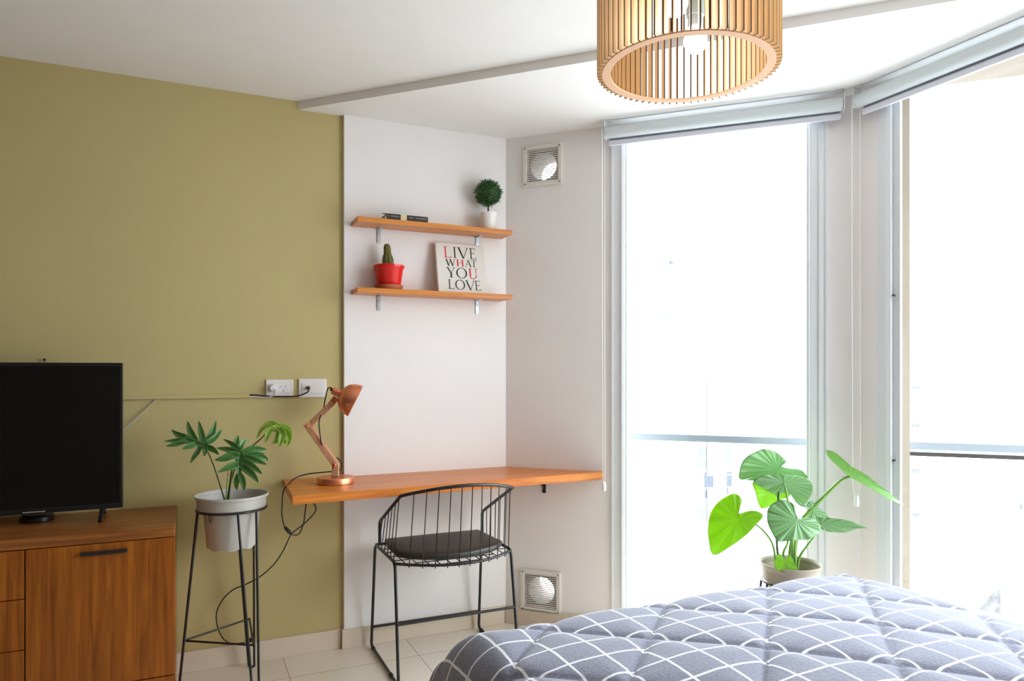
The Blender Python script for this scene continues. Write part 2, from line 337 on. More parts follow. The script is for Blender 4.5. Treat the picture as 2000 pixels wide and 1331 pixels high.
# ------------------------------------------------------------------ room shell
S0, DN = -5.2, 3.75             # left end and near side of the room
HC, HL = 2.487, 2.45            # ceiling, lower ceiling by the windows
SD = (D0 - C0).dot(U); DD = (D0 - C0).dot(N)
def loc(p): q = p.to_2d() - C0; return (q.dot(U), -q.dot(N))
b = nb(); prism(b, [loc(p) for p in (R(S0 - .2, -.2, 0), R(.05, -.2, 0), B(1.62, -.17, 0), Q(.05, -.14, 0), Q(DN - DD + .2, -.14, 0), R(S0 - .2, DN + .2, 0))], -0.12, 0)
fl = st('floor', b, M['floor']); fl.location = (C0.x, C0.y, 0); fl.rotation_euler = (0, 0, AG)
b = nb(); prism(b, [R(S0 - .2, -.2, 0), R(.05, -.2, 0), B(1.62, -.17, 0), Q(.05, -.17, 0), Q(DN - DD + .2, -.17, 0), R(S0 - .2, DN + .2, 0)], HC, HC + .12); st('ceiling', b, M['ceil'])
_b0 = R(s_of(582, -.02), -.02, 0).to_2d(); bdir = (Vector((1.39, 2.25)) - _b0).normalized(); bl0 = _b0 - bdir * .12
tb = ((D0 - bl0).x * W.y - (D0 - bl0).y * W.x) / (bdir.x * W.y - bdir.y * W.x)
bl1 = bl0 + bdir * (tb + .05)
b = nb(); prism(b, [bl0, bl1, D0 - NW * .05, C0 - NB * .05, C0 - N * .05 - U * .3], HL, HC + .02); st('trim_1', b, M['ceil'])
SP = -.8137
b = nb(); boxf(b, R, S0 - .2, SP + .04, -.2, -.02, -.1, HC + .1); st('wall_left', b, M['green'])
b = nb(); boxf(b, R, SP, .1, -.2, 0, -.1, HC + .1); st('wall_middle', b, M['white'], bevel=.003)
b = nb(); boxf(b, R, S0 - .2, S0, -.2, DN + .2, -.1, HC + .1); st('wall_far_left', b, M['backwall'])
b = nb(); boxf(b, R, S0 - .2, SD + .2, DN, DN + .2, -.1, HC + .1); st('wall_back', b, M['backwall'])
# wall with window 1 and the two vent openings
T1a, T1b = t_of(1196, 0), t_of(1614, 0); TD = 1.6172
vents = []
for (x0, x1, y0, y1) in ((1022.5, 1098.5, 284, 363), (1017.5, 1095, 1117, 1193.5)):
    ta, tb_ = t_of(x0, 0), t_of(x1, 0); pm = B((ta + tb_) / 2, 0, 0); vents.append(((ta + tb_) / 2, (z_of(y0, pm) + z_of(y1, pm)) / 2, (tb_ - ta) / 2))
hv = .078
b = nb(); WT = .18
va, vb = vents
boxf(b, B, -.1, min(va[0], vb[0]) - hv, 0, -WT, -.1, HC + .1)
boxf(b, B, max(va[0], vb[0]) + hv, T1a, 0, -WT, -.1, HC + .1)
tl, tr_ = min(va[0], vb[0]) - hv, max(va[0], vb[0]) + hv
boxf(b, B, tl, tr_, 0, -WT, va[1] + hv, HC + .1); boxf(b, B, tl, tr_, 0, -WT, vb[1] + hv, va[1] - hv); boxf(b, B, tl, tr_, 0, -WT, -.1, vb[1] - hv)
boxf(b, B, va[0] + hv, tr_, 0, -WT, va[1] - hv, va[1] + hv); boxf(b, B, tl, vb[0] - hv, 0, -WT, vb[1] - hv, vb[1] + hv)
boxf(b, B, tl, va[0] - hv, 0, -WT, va[1] - hv, va[1] + hv) if va[0] - hv > tl + 1e-4 else None
boxf(b, B, vb[0] + hv, tr_, 0, -WT, vb[1] - hv, vb[1] + hv) if vb[0] + hv < tr_ - 1e-4 else None
boxf(b, B, T1b, TD + .1, 0, -WT, -.1, HC + .1); boxf(b, B, T1a, T1b, 0, -WT, 2.446, HC + .1); boxf(b, B, T1a, T1b, 0, -WT, -.1, .05)
st('wall_right', b, M['white'])
T2a, T2f, T2b = w_of(1714, 0), w_of(1756, 0), 2.1
b = nb(); boxf(b, Q, -.1, T2a, 0, -.06, -.1, HC + .1); boxf(b, Q, T2b, DN - DD + .2, 0, -.2, -.1, HC + .1)
boxf(b, Q, T2a, T2b, 0, -.06, 2.446, HC + .1); boxf(b, Q, T2a, T2b, 0, -.06, -.1, .05)
st('wall_bay', b, M['white'])
b = nb(); boxf(b, Q, -.06, .1185, -.06, -.15, -.2, 2.75); boxf(b, Q, .1, T2b + .1, -.06, -.15, 2.47, 2.75); boxf(b, Q, .1, T2b + .1, -.06, -.15, -.2, .03)
st('trim_2', b, M['beige'])
# balcony slabs above and below, outside
for nm, z0, z1 in (('trim_3', 2.6, 2.78),):
    b = nb(); prism(b, [B(-.1, -.18, 0), B(1.45, -.18, 0), Q(.1, -.15, 0), Q(1.2, -.15, 0), B(5.0, -.445, 0), B(-.1, -.445, 0)], z0, z1); st(nm, b, M['beige'])
b = nb(); boxf(b, B, .42, 5.0, -.36, -.47, -.25, -.06); st('trim_4', b, M['beige'])
# baseboards
BH = .088
b = nb(); boxf(b, R, S0, SP - .012, -.02, -.006, 0, BH); st('baseboard_left', b, M['base'], bevel=.002)
b = nb(); boxf(b, R, SP - .010, -.012, -.019, .013, 0, BH); st('baseboard_middle', b, M['base'], bevel=.002)
b = nb(); boxf(b, B, 0, T1a, 0, .012, 0, BH); st('baseboard_right', b, M['base'], bevel=.002)
b = nb(); boxf(b, B, T1b, TD, 0, .012, 0, BH); boxf(b, Q, 0, T2a, 0, .012, 0, BH); st('baseboard_bay', b, M['base'], bevel=.002)
b = nb(); boxf(b, R, S0 + .01, SD - .02, DN - .013, DN, 0, BH); st('baseboard_back', b, M['base'])
# windows
def window(name, fr, ta, tb_, z0, z1, wl, wr, wt, o0=.004, o1=-.06, mull=None):
    b = nb(); boxf(b, fr, ta, tb_, o0, o1, z0, z0 + wt); boxf(b, fr, ta, tb_, o0, o1, z1 - wt, z1)
    boxf(b, fr, ta, ta + wl, o0, o1, z0 + wt, z1 - wt); boxf(b, fr, tb_ - wr, tb_, o0, o1, z0 + wt, z1 - wt)
    w = st(name, b, M['frame'], bevel=.003); return w
G1a, G1b = t_of(1219, 0), t_of(1580, 0)
w1 = window('window_1', B, T1a, T1b, .05, 2.446, G1a - T1a, T1b - G1b, .055)
b = nb()
for (a0, a1) in ((G1a, G1a + .012), (G1b - .010, G1b)): boxf(b, B, a0, a1, -.012, -.05, .10, 2.395)
boxf(b, B, G1a, G1b, -.012, -.05, .10, .115); boxf(b, B, G1a, G1b, -.012, -.05, 2.388, 2.395); mk('sash', b, M['frame'], w1)
b = nb(); boxf(b, B, T1a + .045, T1a + .049, .0041, .010, .05, 2.41); boxf(b, B, T1b - .03, T1b - .026, .0041, .009, .05, 2.41); boxf(b, B, T1a - .004, T1a + .004, .001, .008, .05, 2.41); boxf(b, B, T1b - .004, T1b + .004, .001, .008, .05, 2.41); mk('frame_bead', b, M['frame'], w1)
b = nb(); boxf(b, B, G1a + .004, G1b - .004, -.028, -.034, .105, 2.392); mk('pane', b, M['glass'], w1)
w2 = window('window_2', Q, T2a, T2b, .05, 2.446, T2f - T2a - .03, .1, .055)
b = nb(); boxf(b, Q, T2f - .052, T2f - .028, .005, .012, .05, 2.41); mk('frame_bead', b, M['frame'], w2, bevel=.003)
b = nb(); boxf(b, Q, T2f - .03, T2f, -.006, -.016, .10, 2.395); boxf(b, Q, T2b - .13, T2b - .1, -.006, -.016, .10, 2.395); boxf(b, Q, T2f, T2b - .13, -.006, -.016, .10, .12); boxf(b, Q, T2f, T2b - .13, -.006, -.016, 2.388, 2.395); mk('sash', b, M['frame'], w2, bevel=.002)
b = nb(); boxf(b, Q, T2f, T2b - .13, -.009, -.013, .12, 2.388); mk('pane', b, M['glass'], w2)
for y in (193, 577, 900):
    p = on_bay(1745, y, .012); b = nb(); lathe(b, p - NW3 * .008, [(.005, 0), (.005, .010), (.003, .012), (0, .012)], 16, NW3); mk('frame_screw', b, M['black'], w2, smooth=40)
# sky portals in the two openings (guide the daylight, give off nothing of their own)
for nm, fr, ta, tb_, nrm in (('window_portal', B, T1a, T1b, NB3), ('window_portal', Q, T2a, T2b, NW3)):
    l = bpy.data.lights.new(nm, 'AREA'); l.shape = 'RECTANGLE'; l.size = tb_ - ta; l.size_y = 2.36; l.cycles.is_portal = True
    o = bpy.data.objects.new(nm, l); COL.objects.link(o); o.location = fr((ta + tb_) / 2, -.07, 1.23); o.rotation_euler = (nrm).to_track_quat('-Z', 'Y').to_euler()

# ------------------------------------------------------------------ sideboard
SR, DF, ZT = -1.506, .428, .709
SLc = SR - 1.55
sb = thing('sideboard', 'wooden sideboard with black bar handle against the green wall', 'sideboard', R((SR + SLc) / 2, .2, 0))
b = nb(); boxf(b, R, SLc, SR, -.015, DF, ZT - .036, ZT); mk('top', b, M['walnut_h'], sb, bevel=.002)
b = nb(); boxf(b, R, SLc + .002, SR - .002, -.004, DF - .022, .02, ZT - .037); mk('carcass', b, M['walnut'], sb)
b = nb(); boxf(b, R, SLc, SR, DF - .022, DF - .001, .0, .168); mk('plinth', b, M['walnut'], sb, bevel=.001)
sdl = s_of(47, DF)
def front(nm, a, c, z0, z1):
    b = nb(); boxf(b, R, a, c, DF - .021, DF, z0, z1); return mk(nm, b, M['walnut'], sb, bevel=.0015)
dr = front('door', sdl + .0035, SR - .0005, .172, .670)
ha, hb = s_of(157, DF + .012), s_of(248.5, DF + .012)
b = nb(); boxf(b, R, ha, hb, DF, DF + .014, .634, .646); mk('handle', b, M['black'], dr, bevel=.001)
dwl = sdl - .48
for z0, z1 in ((.507, .670), (.336, .504), (.172, .333)): front('drawer', dwl, sdl, z0, z1)
d2 = front('door', SLc + .0005, dwl - .0035, .172, .670)
b = nb(); boxf(b, R, dwl - .27, dwl - .1, DF, DF + .014, .634, .646); mk('handle', b, M['black'], d2, bevel=.001)

# ------------------------------------------------------------------ television
TVd = .175
tr0 = s_of(239.5, TVd + .02); tl0 = tr0 - .965; tz0, tz1 = .752, 1.305
tv = thing('television', 'black flat screen television standing on the wooden sideboard', 'television', R((tr0 + tl0) / 2, TVd, ZT))
b = nb(); boxf(b, R, tl0, tr0, TVd - .012, TVd + .016, tz0, tz1); boxf(b, R, tl0 + .15, tr0 - .15, TVd - .05, TVd - .012, tz0 + .03, tz1 - .2); mk('back_shell', b, M['tvframe'], tv, bevel=.003)
b = nb()
for (a0, a1, z0, z1) in ((tl0, tr0, tz1 - .012, tz1), (tl0, tr0, tz0, tz0 + .018), (tl0, tl0 + .011, tz0 + .018, tz1 - .012), (tr0 - .011, tr0, tz0 + .018, tz1 - .012)): boxf(b, R, a0, a1, TVd + .016, TVd + .022, z0, z1)
mk('bezel', b, M['tvframe'], tv, bevel=.0015)
b = nb(); boxf(b, R, tl0 + .011, tr0 - .011, TVd + .0161, TVd + .019, tz0 + .018, tz1 - .012); mk('screen', b, M['screen'], tv)
sen = s_of(66, TVd + .025); b = nb(); boxf(b, R, sen - .035, sen + .035, TVd + .022, TVd + .0235, tz0 + .004, tz0 + .008); mk('sensor_strip', b, M['steel'], tv, bevel=.0005)
for sf in (s_of(200, TVd), tl0 + .14):
    b = nb()
    for k in (-1, 1):
        p0 = R(sf, TVd + .002, tz0 + .004); p1 = R(sf, TVd + k * .085, ZT + .0085)
        tube(b, fillet([p0, p0 + N3 * k * .01 - Z3 * .006, p1], .01), [.0095] * 6 + [.0075] * 2, 10)
    mk('foot', b, M['tvframe'], tv, smooth=40)
p = R(s_of(70, .13), .10, ZT); b = nb(); lathe(b, p, [(.052, 0), (.056, .004), (.056, .018), (.048, .027), (0, .029)], 32); mk('media_box', b, M['tvframe'], smooth=35, label='small black puck-shaped box under the television', cat='media box', origin=p)
# nail above the set
p = on_left(88, 703, -.02); b = nb(); tube(b, [p - N3 * .003, p + N3 * .012], .002, 8); lathe(b, p + N3 * .012, [(.005, 0), (.005, .003), (0, .003)], 12, N3); tube(b, [p + N3 * .01, p + N3 * .011 - Z3 * .012], .0016, 6); mk('wall_hook', b, M['black'], label='tiny dark hook in the green wall above the television', cat='hook', origin=p)

# ------------------------------------------------------------------ plant stand + philodendron
PC = Vector((-1.124, 2.835)); ZR = .7235
def pol(c, r, deg, z): return Vector((c.x + r * math.cos(math.radians(deg)), c.y + r * math.sin(math.radians(deg)), z))
def plant_stand(c, zr, rr, rf, angs, zs, label, rod=.0048, stretch=True):
    stt = thing('plant_stand', label, 'plant stand', (c.x, c.y, 0), 'black wire plant stands')
    b = nb(); tube(b, [pol(c, rr, k * 7.5, zr) for k in range(48)], rod, 8, closed=True); mk('ring', b, M['black'], stt, smooth=60)
    nodes = []
    for a in angs:
        b = nb(); f = pol(c, rf, a, rod); tang = Vector((-math.sin(math.radians(a)), math.cos(math.radians(a)), 0))
        A = pol(c, rr, a - 17, zr); Bq = pol(c, rr, a + 17, zr)
        tube(b, fillet([A, f - tang * .012, f + tang * .012, Bq], .02), rod, 8); mk('hairpin_leg', b, M['black'], stt, smooth=60)
        k = (zr - zs) / (zr - rod); nodes.append(pol(c, rr * .96 + (rf - rr * .96) * k, a, zs))
    if stretch:
        for i in range(3):
            b = nb(); tube(b, [nodes[i], nodes[(i + 1) % 3]], rod * .85, 8); mk('stretcher', b, M['black'], stt, smooth=60)
    return stt
plant_stand(PC, ZR, .1305, .195, (88, 204, 318), .218, 'black wire plant stand with hairpin legs, standing by the sideboard')
pp = thing('potted_plant', 'grey pot of dark deeply cut leaves on the black wire stand', 'potted plant', (PC.x, PC.y, .573))
z0, zt = .573, .781
b = nb(); lathe_open(b, (PC.x, PC.y, 0), [(.0925, z0), (.106, ZR - .004), (.124, ZR + .0055), (.129, ZR + .0065), (.1315, zt - .012), (.139, zt - .010), (.1395, zt - .002), (.137, zt), (.134, zt - .002), (.126, ZR + .012), (.102, ZR - .002), (.089, z0 + .02)], 56,
    wob=lambda j, i, n: (.004 * math.cos(i / n * 2 * PI * 8) if j == 0 else 0)); mk('pot', b, M['pot'], pp, smooth=40)
b = nb(); lathe(b, (PC.x, PC.y, 0), [(0, z0 + .012), (.088, z0 + .012), (.088, z0 + .02), (0, z0 + .02)], 32); mk('pot_base', b, M['pot'], pp)
b = nb(); lathe(b, (PC.x, PC.y, 0), [(0, .70), (.095, .70), (.108, ZR + .012), (.06, ZR + .018), (0, ZR + .02)], 32); mk('soil', b, M['soil'], pp, smooth=60)
hk = pol(PC, .108, 248, .70); hn = (hk - Vector((PC.x, PC.y, .70))).normalized(); ht = Z3.cross(hn)
b = nb(); tube(b, catmull([hk - ht * .005 + hn * .006 + Z3 * .02, hk - ht * .006 + hn * .004, hk + hn * .005 - Z3 * .014, hk + ht * .006 + hn * .004, hk + ht * .005 + hn * .006 + Z3 * .02], 5), .0017, 6); mk('hanger_loop', b, M['petiole_d'], pp, smooth=60)

def P1(x, y, Y): return at(310 + x / 7.393, 800 + y / 7.393, Y)
def lobe(bm, uvl, pts, w, Y, dY, foldk=.25):
    cl = catmull([Vector((x, y, 0)) for x, y in pts], 5); n = len(cl) - 1; rows = []
    for i, c in enumerate(cl):
        f = i / n; t = (cl[min(i + 1, n)] - cl[max(i - 1, 0)]).normalized(); nn = Vector((-t.y, t.x, 0))
        ww = 1.36 * w * (0.55 + 0.9 * f - 1.45 * f ** 2.2) if f < .999 else 0.4
        ww = max(ww, .4)
        yy = Y + dY * f
        q = [c - nn * ww, c - nn * ww * .5, c, c + nn * ww * .5, c + nn * ww]
        zz = [ww * foldk * .0008, ww * foldk * .0003, 0, ww * foldk * .0003, ww * foldk * .0008]
        rows.append([bm.verts.new(P1(a.x, a.y, yy - e)) for a, e in zip(q, zz)])
    for i in range(n):
        for k in range(4):
            fc = bm.faces.new([rows[i][k], rows[i][k + 1], rows[i + 1][k + 1], rows[i + 1][k]])
            for lp in fc.loops: lp[uvl].uv = (i / n, k * .8)
def lobed_leaf(lobes, m, nm='leaf'):
    b = nb(); uvl = b.loops.layers.uv.new('UVMap')
    for pts, w, Y, dY in lobes: lobe(b, uvl, pts, w, Y, dY)
    return mk(nm, b, m, pp, smooth=50, solid=.0008)
Y1 = 2.80
lobed_leaf([
    ([(660, 530), (520, 480), (390, 440), (240, 450), (75, 462)], 48, Y1, -.02), ([(400, 455), (330, 470), (220, 510), (100, 532)], 40, Y1 - .006, -.02),
    ([(430, 440), (330, 390), (250, 350), (185, 295)], 44, Y1 - .004, .01), ([(470, 440), (400, 390), (335, 345)], 26, Y1, .01),
    ([(560, 500), (490, 390), (440, 280), (415, 165)], 52, Y1 - .003, .05), ([(640, 500), (625, 390), (600, 280), (578, 165)], 48, Y1 - .002, .06),
    ([(660, 510), (740, 400), (790, 290), (828, 160)], 52, Y1, .06), ([(690, 480), (780, 430), (850, 360), (916, 282)], 46, Y1 - .004, .04),
    ([(660, 545), (740, 560), (810, 600), (872, 658)], 44, Y1 - .005, -.02), ([(655, 535), (668, 590), (655, 680)], 44, Y1 - .004, -.04),
    ([(600, 540), (560, 620), (500, 700), (455, 778)], 36, Y1, -.03), ([(540, 500), (450, 530), (335, 572)], 44, Y1 - .006, -.03)], M['phil'])
Y2 = 2.745
lobed_leaf([
    ([(1165, 690), (1172, 800), (1160, 900), (1150, 990)], 44, Y2, -.03),
    ([(1170, 640), (1120, 560), (1040, 490), (930, 430)], 40, Y2, .03), ([(1150, 600), (1120, 540), (1125, 460), (1148, 370)], 56, Y2, .05),
    ([(1170, 600), (1190, 520), (1230, 460), (1282, 426)], 40, Y2, .05), ([(1170, 640), (1070, 600), (960, 575), (835, 560)], 46, Y2 - .004, 0),
    ([(1170, 680), (1060, 660), (940, 710), (805, 732)], 62, Y2 - .006, -.02), ([(1170, 790), (1090, 810), (980, 850), (848, 912)], 54, Y2 - .006, -.04),
    ([(1160, 930), (1130, 1010), (1120, 1080), (1130, 1170)], 48, Y2 - .03, -.02), ([(1160, 930), (1200, 1000), (1225, 1090), (1230, 1180)], 48, Y2 - .034, -.03),
    ([(1180, 800), (1280, 880), (1370, 960), (1440, 1064)], 56, Y2 - .008, -.03), ([(1190, 740), (1290, 790), (1390, 850), (1495, 935)], 54, Y2 - .006, -.02),
    ([(1200, 680), (1320, 710), (1440, 750), (1565, 800)], 46, Y2 - .004, -.01), ([(1180, 650), (1320, 580), (1440, 570), (1568, 582)], 50, Y2, .03),
    ([(1190, 670), (1320, 650), (1430, 640), (1535, 640)], 36, Y2 - .002, .02), ([(1380, 670), (1470, 680), (1540, 710), (1570, 750)], 44, Y2 + .01, .02),
    ([(1130, 620), (1170, 660), (1200, 720), (1190, 790)], 60, Y2 - .002, 0)], M['phil'])
Y3 = 2.86
lobed_leaf([
    ([(1730, 235), (1620, 200), (1500, 270), (1412, 425)], 40, Y3, -.02), ([(1690, 260), (1600, 310), (1560, 400), (1530, 485)], 46, Y3 - .01, -.03),
    ([(1730, 240), (1820, 245), (1890, 300), (1920, 380)], 34, Y3, .02), ([(1640, 200), (1700, 200), (1745, 210)], 24, Y3, .02), ([(1620, 220), (1680, 280), (1740, 250)], 50, Y3 - .003, 0)], M['phil_new'])
lobed_leaf([
    ([(1735, 270), (1730, 370), (1700, 450), (1625, 500)], 50, Y3 - .015, -.04), ([(1740, 270), (1790, 350), (1760, 450), (1745, 545)], 54, Y3 - .02, -.04),
    ([(1750, 280), (1850, 340), (1880, 430), (1855, 535)], 54, Y3 - .012, -.02), ([(1780, 400), (1810, 450), (1840, 500)], 34, Y3 - .03, -.02)], M['phil_new'])
def stemtube(pts, r0, r1, m, nm='stem', parent=None):
    c = catmull(pts, 6); n = len(c); b = nb(); tube(b, c, [r0 + (r1 - r0) * i / (n - 1) for i in range(n)], 8); return mk(nm, b, m, parent or pp, smooth=60)
stemtube([P1(960, 1330, 2.83), P1(930, 1240, 2.825), P1(840, 950, 2.81), P1(745, 690, 2.802), P1(660, 535, 2.803)], .0032, .0022, M['petiole_d'])
stemtube([P1(1000, 1330, 2.83), P1(1015, 1200, 2.82), P1(1060, 870, 2.78), P1(1110, 760, 2.76), P1(1170, 680, 2.75)], .0048, .003, M['petiole_d'])
stemtube([P1(985, 1330, 2.85), P1(1040, 1050, 2.85), P1(1150, 760, 2.85), P1(1330, 550, 2.86), P1(1460, 440, 2.86), P1(1560, 340, 2.865), P1(1700, 240, 2.862)], .0032, .0022, M['petiole_d'])
stemtube([P1(975, 1330, 2.84), P1(985, 1100, 2.83), P1(1000, 930, 2.825)], .003, .002, M['petiole']); stemtube([P1(1000, 960, 2.825), P1(1003, 900, 2.824), P1(1000, 780, 2.82)], .0026, .001, M['sprout'], 'sprout')

# ------------------------------------------------------------------ wall sockets, raceway, cables
def socket(x0, x1, y0, y1, label, holes):
    a = on_left(x0, y0, -.02); c = on_left(x1, y1, -.02); s0, s1 = s_of(x0, -.02), s_of(x1, -.02); za, zb = a.z, c.z
    so = thing('wall_socket', label, 'socket', R((s0 + s1) / 2, -.02, (za + zb) / 2))
    b = nb(); boxf(b, R, s0, s1, -.021, -.011, zb, za); mk('cover_plate', b, M['plastic'], so, bevel=.003)
    return so, s0, s1, za, zb
so, s0, s1, za, zb = socket(519, 572, 742, 774, 'white wall socket with a plug in and three slots showing', True)
zm = (za + zb) / 2; b = nb(); boxf(b, R, s0 + .03, s1 - .018, -.011, -.008, zm - .022, zm + .022); mk('socket_insert', b, M['plastic'], so, bevel=.002)
for (ds, dz, ang) in ((-.012, .006, .5), (.006, .006, -.5), (-.003, -.011, 0)):
    c = R(s1 - .04 + ds, -.0079, zm + dz); ax = (U3 * math.sin(ang) + Z3 * math.cos(ang)); b = nb(); obox(b, c, ax * .004, N3 * .0004, (U3 * math.cos(ang) - Z3 * math.sin(ang)) * .001); mk('slot', b, M['dark'], so)
pl = R(s0 + .028, -.008, zm); b = nb(); lathe(b, pl, [(.017, 0), (.017, .012), (.013, .03), (0, .031)], 20, N3); PLUGW = pl
so2, t0, t1, za2, zb2 = socket(583, 637, 740.5, 776.5, 'white wall socket plate with a black cord leaving it', False)
zm2 = (za2 + zb2) / 2; b2 = nb(); boxf(b2, R, t0 + .012, t1 - .012, -.011, -.009, zm2 - .024, zm2 + .024); mk('socket_insert', b2, M['plastic'], so2, bevel=.0015)
cw = thing('white_cord', 'white cord plugged into the wall socket, running into the raceway', 'cord', R(s0, -.01, zm - .03))
mk('plug', b, M['plastic'], cw, smooth=40)
b = nb(); tube(b, catmull([pl + N3 * .026, pl + N3 * .034 - Z3 * .014 + U3 * .01, on_left(531, 774.5, .004), on_left(515, 777, -.008), on_left(499, 775.5, -.012), on_left(484, 775.4, -.014)], 6), .0026, 8); mk('cable', b, M['plastic'], cw, smooth=60)
ck = thing('black_cord', 'black cord from the blank white socket plate into the raceway', 'cord', R(t0, -.01, zm2 - .03))
p = on_left(601.5, 758, -.009); b = nb(); lathe(b, p, [(.008, 0), (.008, .012), (.005, .02), (0, .021)], 14, N3); mk('plug', b, M['rubber'], ck, smooth=40)
b = nb(); tube(b, catmull([p + N3 * .016, p + N3 * .022 - Z3 * .012, on_left(596, 769, .002), on_left(580, 774, -.004), on_left(556, 775, -.004), on_left(525, 774.5, -.007), on_left(500, 772.4, -.012), on_left(484, 772, -.014)], 6), .003, 8); mk('cable', b, M['rubber'], ck, smooth=60)
sR, sL = s_of(487, -.01), S0 + 1.0
zr0 = z_of(774.6, on_left(420, 774, -.02)); b = nb(); boxf(b, R, sL, sR, -.0205, -.008, zr0 - .0085, zr0 + .0085); mk('cable_raceway', b, M['green'], bevel=.0015, label='thin green painted cable raceway along the green wall behind the television', cat='raceway')
p0 = on_left(309, 778.5, -.012); b = nb(); tube(b, catmull([p0 + Z3 * .004, on_left(302, 784, -.012), on_left(270, 814, -.008), on_left(240, 842, 0.0), on_left(215, 862, .05)], 6), .0022, 6); mk('television_cable', b, M['pot'], smooth=60, label='thin grey cable slanting from the raceway down behind the television', cat='cable')

# ------------------------------------------------------------------ desk
ZD, TH = .790, .036
sdk = s_of(553, -.02); FL = R(s_of(571, .428), .428, 0); trt = t_of(1179, .0)
dk = thing('desk', 'wooden wall mounted corner desk top with the copper lamp on it', 'desk', R(-.5, .2, ZD))
b = nb(); prism(b, [R(sdk, -.019, 0), R(SP - .0005, -.019, 0), R(SP - .0005, .001, 0), R(-.002, .001, 0), B(trt, .001, 0), B(trt + .002, .012, 0), FL], ZD - TH, ZD); mk('top', b, M['desk'], dk, bevel=.002)
def lbracket(parent, fr, t, z, o0, ln, dep, w, m, brace=True):
    b = nb(); boxf(b, fr, t - w / 2, t + w / 2, o0, o0 + .004, z - ln, z); boxf(b, fr, t - w / 2, t + w / 2, o0, o0 + dep, z - .004, z)
    if brace:
        p0 = fr(t, o0 + .004, z - ln * .8); p1 = fr(t, o0 + dep * .75, z - .004); tube(b, [p0, p1], .004, 8)
    for k in (.35, .8):
        c = fr(t, o0 + .004, z - ln * k); lathe(b, c, [(.004, 0), (.003, .002), (0, .002)], 10, fr(0, 1, 0) - fr(0, 0, 0))
    return mk('bracket', b, m, parent, bevel=.0006)
lbracket(dk, B, t_of(1063, 0), ZD - TH, .0005, .085, .10, .018, M['black'])
lbracket(dk, R, s_of(613, -.018), ZD - TH, -.0195, .055, .06, .02, M['black'])
lbracket(dk, R, s_of(905, 0), ZD - TH, .0005, .06, .12, .016, M['steel'], False)

# ------------------------------------------------------------------ desk lamp
LY = 3.05
def L1(x, y, Y=LY): return at(460 + x / 5.547, 720 + y / 5.547, Y)
LB = Vector(((655 - CX) / F * LY, LY, ZD))
la = thing('desk_lamp', 'copper and wood jointed lamp standing on the desk', 'lamp', LB)
b = nb(); lathe(b, LB, [(0, .0005), (.076, .0005), (.078, .002), (.078, .024), (.076, .027), (0, .027)], 56); mk('base', b, M['copper'], la, smooth=35)
def bar(p, q, w, th):
    b = nb(); ax = (q - p); l = ax.length / 2; a = ax.normalized(); side = a.cross(Vector((0, 1, 0))).normalized()
    obox(b, (p + q) / 2, a * l, side * w, Vector((0, th, 0))); return b
J0 = L1(1082, 1040); J1 = L1(788, 628); J2 = L1(1048, 378)
PB = Vector((J0.x, LY, ZD + .027))
mk('post', bar(PB, J0 + Z3 * .006, .0155, .006), M['armwood'], la, bevel=.003)
dn = (J1 - J0).normalized(); d2 = (J2 - J1).normalized()
b = nb()
for k in (-1, 1):
    bb = bar(J0 - dn * .013, J1 + dn * .015, .0135, .003); bmesh.ops.translate(bb, verts=bb.verts, vec=(0, k * .0095, 0)); me_ = bpy.data.meshes.new('tmp'); bb.to_mesh(me_); bb.free(); b.from_mesh(me_); bpy.data.meshes.remove(me_)
mk('lower_arm', b, M['armwood'], la, bevel=.003)
mk('upper_arm', bar(J1 - d2 * .012, J2 + d2 * .004, .0125, .006), M['armwood'], la, bevel=.003)
HD = L1(1300, 355, LY + .01); AP = L1(1128, 274, LY - .002); axd = (HD - AP).normalized()
mk('head_link', bar(J2 - d2 * .012, L1(1095, 315), .0135, .004), M['copper'], la, bevel=.002)
for J, r in ((J0, .007), (J1, .0055), (J2, .0055), (J0 + Z3 * .008 - Vector((.004, 0, 0)), .004), (J0 - Z3 * .008, .004)):
    b = nb(); lathe(b, J - Vector((0, .0125, 0)), [(r, 0), (r, .003), (r * .5, .006), (0, .0065)], 14, Vector((0, -1, 0))); mk('joint_screw', b, M['copper'], la, smooth=40)
sl = (HD - AP).length; rr_ = .073
prof_o = [(.010, -.002), (.022, .002), (.040, .010), (.055, .022), (.066, .040), (.0715, .058), (rr_, sl)]
b = nb(); lathe(b, AP, prof_o + [(rr_ - .003, sl), (.068, .058), (.0625, .041), (.051, .024), (.036, .013), (.018, .0055), (.0, .003)], 48, axd); mk('lamp_shade', b, M['copper'], la, smooth=50)
b = nb(); lathe(b, AP - axd * .034, [(.0, 0), (.0155, 0), (.0165, .002), (.0165, .036), (0, .037)], 28, axd); mk('socket_cup', b, M['copper'], la, smooth=40)
b = nb(); lathe(b, AP + axd * .012, [(.010, 0), (.012, .015), (.022, .032), (.024, .042), (.016, .056), (0, .060)], 24, axd); mk('bulb', b, M['whitepot'], la, smooth=60)
def px(x, y, Y): return at(x, y, Y)
cordA = [AP - axd * .034, L1(1040, 212), L1(1000, 222), L1(975, 320, LY + .01), L1(955, 430, LY + .012)]
cordB = [L1(925, 505, LY - .012), L1(905, 590, LY - .018), L1(918, 740, LY - .018), L1(938, 832, LY - .014)]
cordC = [L1(1095, 965, LY + .012), L1(1140, 1010, LY + .016), L1(1150, 1065, LY + .012), L1(1130, 1112, LY + .006)]
b = nb()
tube(b, [AP - axd * .034, AP - axd * .044], .006, 10)
for cc in (cordA, cordB, cordC): tube(b, catmull(cc, 7), .0028, 8)
wd = lambda x, y, d: on_left(x, y, d)
zdk = ZD + .003
e0 = L1(1050, 1120)
